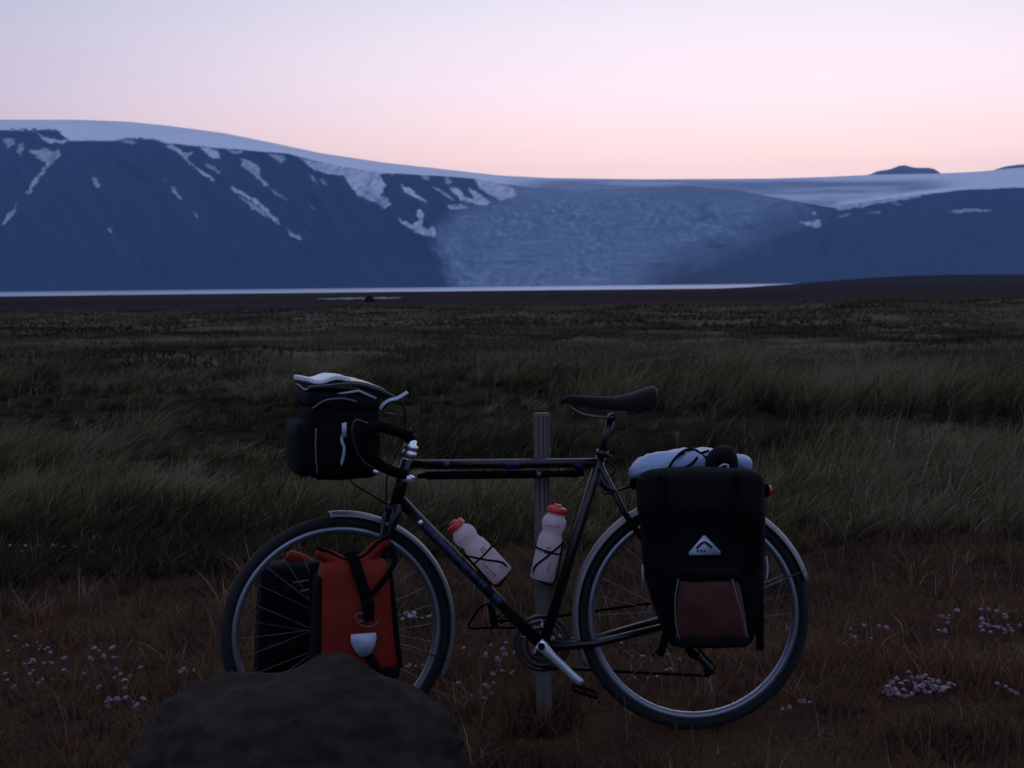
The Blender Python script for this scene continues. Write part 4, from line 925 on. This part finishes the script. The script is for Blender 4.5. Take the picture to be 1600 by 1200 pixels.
# heath tufts further out
def heath_t(n, y0, y1, h0, w0):
    x, y = scatter(n, y0, y1, 1.25); c = fbm(x * .30, y * .25, 131, 4); keep = rng.random(n) < sstep(-.15, .15, c) + .12; x, y, c = x[keep], y[keep], c[keep]; n = len(x)
    tn = np.clip(.32 + 1.5 * fbm(x * .22, y * .2, 135, 4) + .15 * rng.standard_normal(n), 0, 1)
    return blades(np.stack([x, y, ground_h(x, y) - .02], -1), h0 * (.5 + rng.random(n)), w0 * (.6 + rng.random(n)), .3 + .8 * rng.random(n), rng.random(n) * 6.28, rng.random(n) * 1.2 - .6, tn, 2)
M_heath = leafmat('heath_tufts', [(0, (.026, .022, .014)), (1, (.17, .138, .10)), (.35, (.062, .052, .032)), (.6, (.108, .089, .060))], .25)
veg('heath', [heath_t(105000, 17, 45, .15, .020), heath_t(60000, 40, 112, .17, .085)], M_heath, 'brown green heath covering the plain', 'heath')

# thrift: cushions with stems and round pink heads
def head_mesh(m_):
    bm = bmesh.new(); bmesh.ops.create_icosphere(bm, subdivisions=2, radius=1.0)
    for v in bm.verts:
        k = .5 + .75 * random.random(); v.co *= k; v.co.z *= .7
    me = bpy.data.meshes.new('flower_head'); bm.to_mesh(me); bm.free(); me.materials.append(m_); return me
HM = [head_mesh(M_pink) for _ in range(3)]; HW = [head_mesh(M_whitefl) for _ in range(2)]
def ground_hit(px, py):
    d = ray(px, py); t_ = 1.0
    for _ in range(400):
        p_ = CAM + d * t_
        if p_.z < float(ground_h(p_.x, p_.y)): return p_
        t_ += .02
    return p_
def thrift(pts, label, pale=False, hs=.0085, rise=.05):
    """pts: pixels of the heads"""
    cxp = sum(p_[0] for p_ in pts) / len(pts); cyp = max(p_[1] for p_ in pts)
    g0 = ground_hit(cxp, cyp + 14)
    th = thing('thrift_plant', g0, label, 'flower', 'thrift in bloom on the turf')
    stems = []
    for a, b in pts:
        dy = rng.normal() * .025
        h_ = at(a, b, g0.y + dy + (cyp - b) * .004); me = random.choice(HW if pale else HM)
        gz = float(ground_h(h_.x, h_.y)); h_.z = max(h_.z, gz + .02)
        o = bpy.data.objects.new('flower_head', me); COL.objects.link(o); o.parent = th; o.location = h_ - g0
        s = hs * (.75 + .55 * random.random()); o.scale = (s, s, s); o.rotation_euler = (random.uniform(-.5, .5), random.uniform(-.5, .5), random.random() * 6)
        foot = Vector((h_.x * .75 + g0.x * .25 + random.uniform(-.01, .01), h_.y, gz - .01)); stems.append(tube([h_, (h_ + foot) / 2 + Vector((random.uniform(-.006, .006), 0, 0)), foot], .0012, 4, False))
    tag(obj('stems', join(*stems), M_stem, th), kind='stuff')
    return th
def cluster(cx_, cy_, w, hgt_, n):
    return [(cx_ + random.uniform(-.62, .62) * w, cy_ + random.uniform(-.6, .6) * hgt_) for _ in range(n)]
thrift([(1388, 1072), (1394, 1066), (1402, 1060), (1408, 1068), (1398, 1078), (1412, 1078), (1420, 1050), (1424, 1058), (1416, 1064), (1428, 1068), (1436, 1060), (1432, 1076), (1440, 1072), (1446, 1056), (1448, 1066), (1444, 1080), (1456, 1062), (1460, 1074), (1466, 1066), (1472, 1076), (1480, 1074), (1486, 1070), (1384, 1080), (1404, 1084), (1424, 1084), (1452, 1082), (1390, 1086), (1414, 1088)], 'largest clump of pink thrift, on the turf right of the rear wheel', hs=.011)
thrift(cluster(1535, 972, 120, 34, 30), 'wide patch of pink thrift at the right edge of the photo', hs=.009)
thrift(cluster(1350, 985, 60, 22, 7), 'loose thrift heads just right of the rear tyre at axle height', hs=.008)
thrift(cluster(1245, 1100, 40, 14, 6), 'small thrift tuft at the foot of the rear tyre', hs=.009)
thrift(cluster(650, 962, 44, 12, 13), 'pale thrift row seen through the back of the front wheel', True, hs=.008)
thrift(cluster(655, 1030, 36, 24, 6), 'few thrift heads behind the lower right of the front wheel', hs=.007)
thrift(cluster(110, 1045, 190, 60, 34), 'broad scattered thrift patch left of the boulder', hs=.009)
thrift(cluster(195, 1098, 60, 18, 13), 'bright low thrift tuft nearest the left side of the boulder', hs=.009)
thrift(cluster(290, 1047, 22, 8, 6), 'tiny pale thrift tuft on the upper left edge of the boulder', True, hs=.008)
thrift(cluster(90, 858, 150, 12, 18), 'pale flower row far left at the edge of the tall grass', True, hs=.010)
thrift(cluster(745, 1080, 50, 24, 10), 'thrift tuft right of the boulder below the down tube', hs=.008)
thrift(cluster(785, 1030, 50, 44, 16), 'thrift heads beside the chainrings under the down tube', hs=.008)
thrift(cluster(1000, 998, 110, 14, 9), 'pale heads below the chain stay inside the rear wheel', True, hs=.007)
thrift(cluster(1040, 1045, 90, 40, 12), 'thrift seen inside the lower half of the rear wheel', hs=.007)
thrift(cluster(1395, 690, 90, 10, 5), 'few pale flower specks in the tall grass at the right', True, hs=.010)
thrift(cluster(40, 1000, 80, 30, 9), 'sparse thrift specks at the left edge above the broad patch', hs=.007)
thrift(cluster(1575, 1075, 40, 18, 5), 'few thrift heads in the lower right corner beside the largest clump', hs=.008)
thrift(cluster(700, 1010, 40, 26, 5), 'thin thrift just right of the front tyre', True, hs=.006)
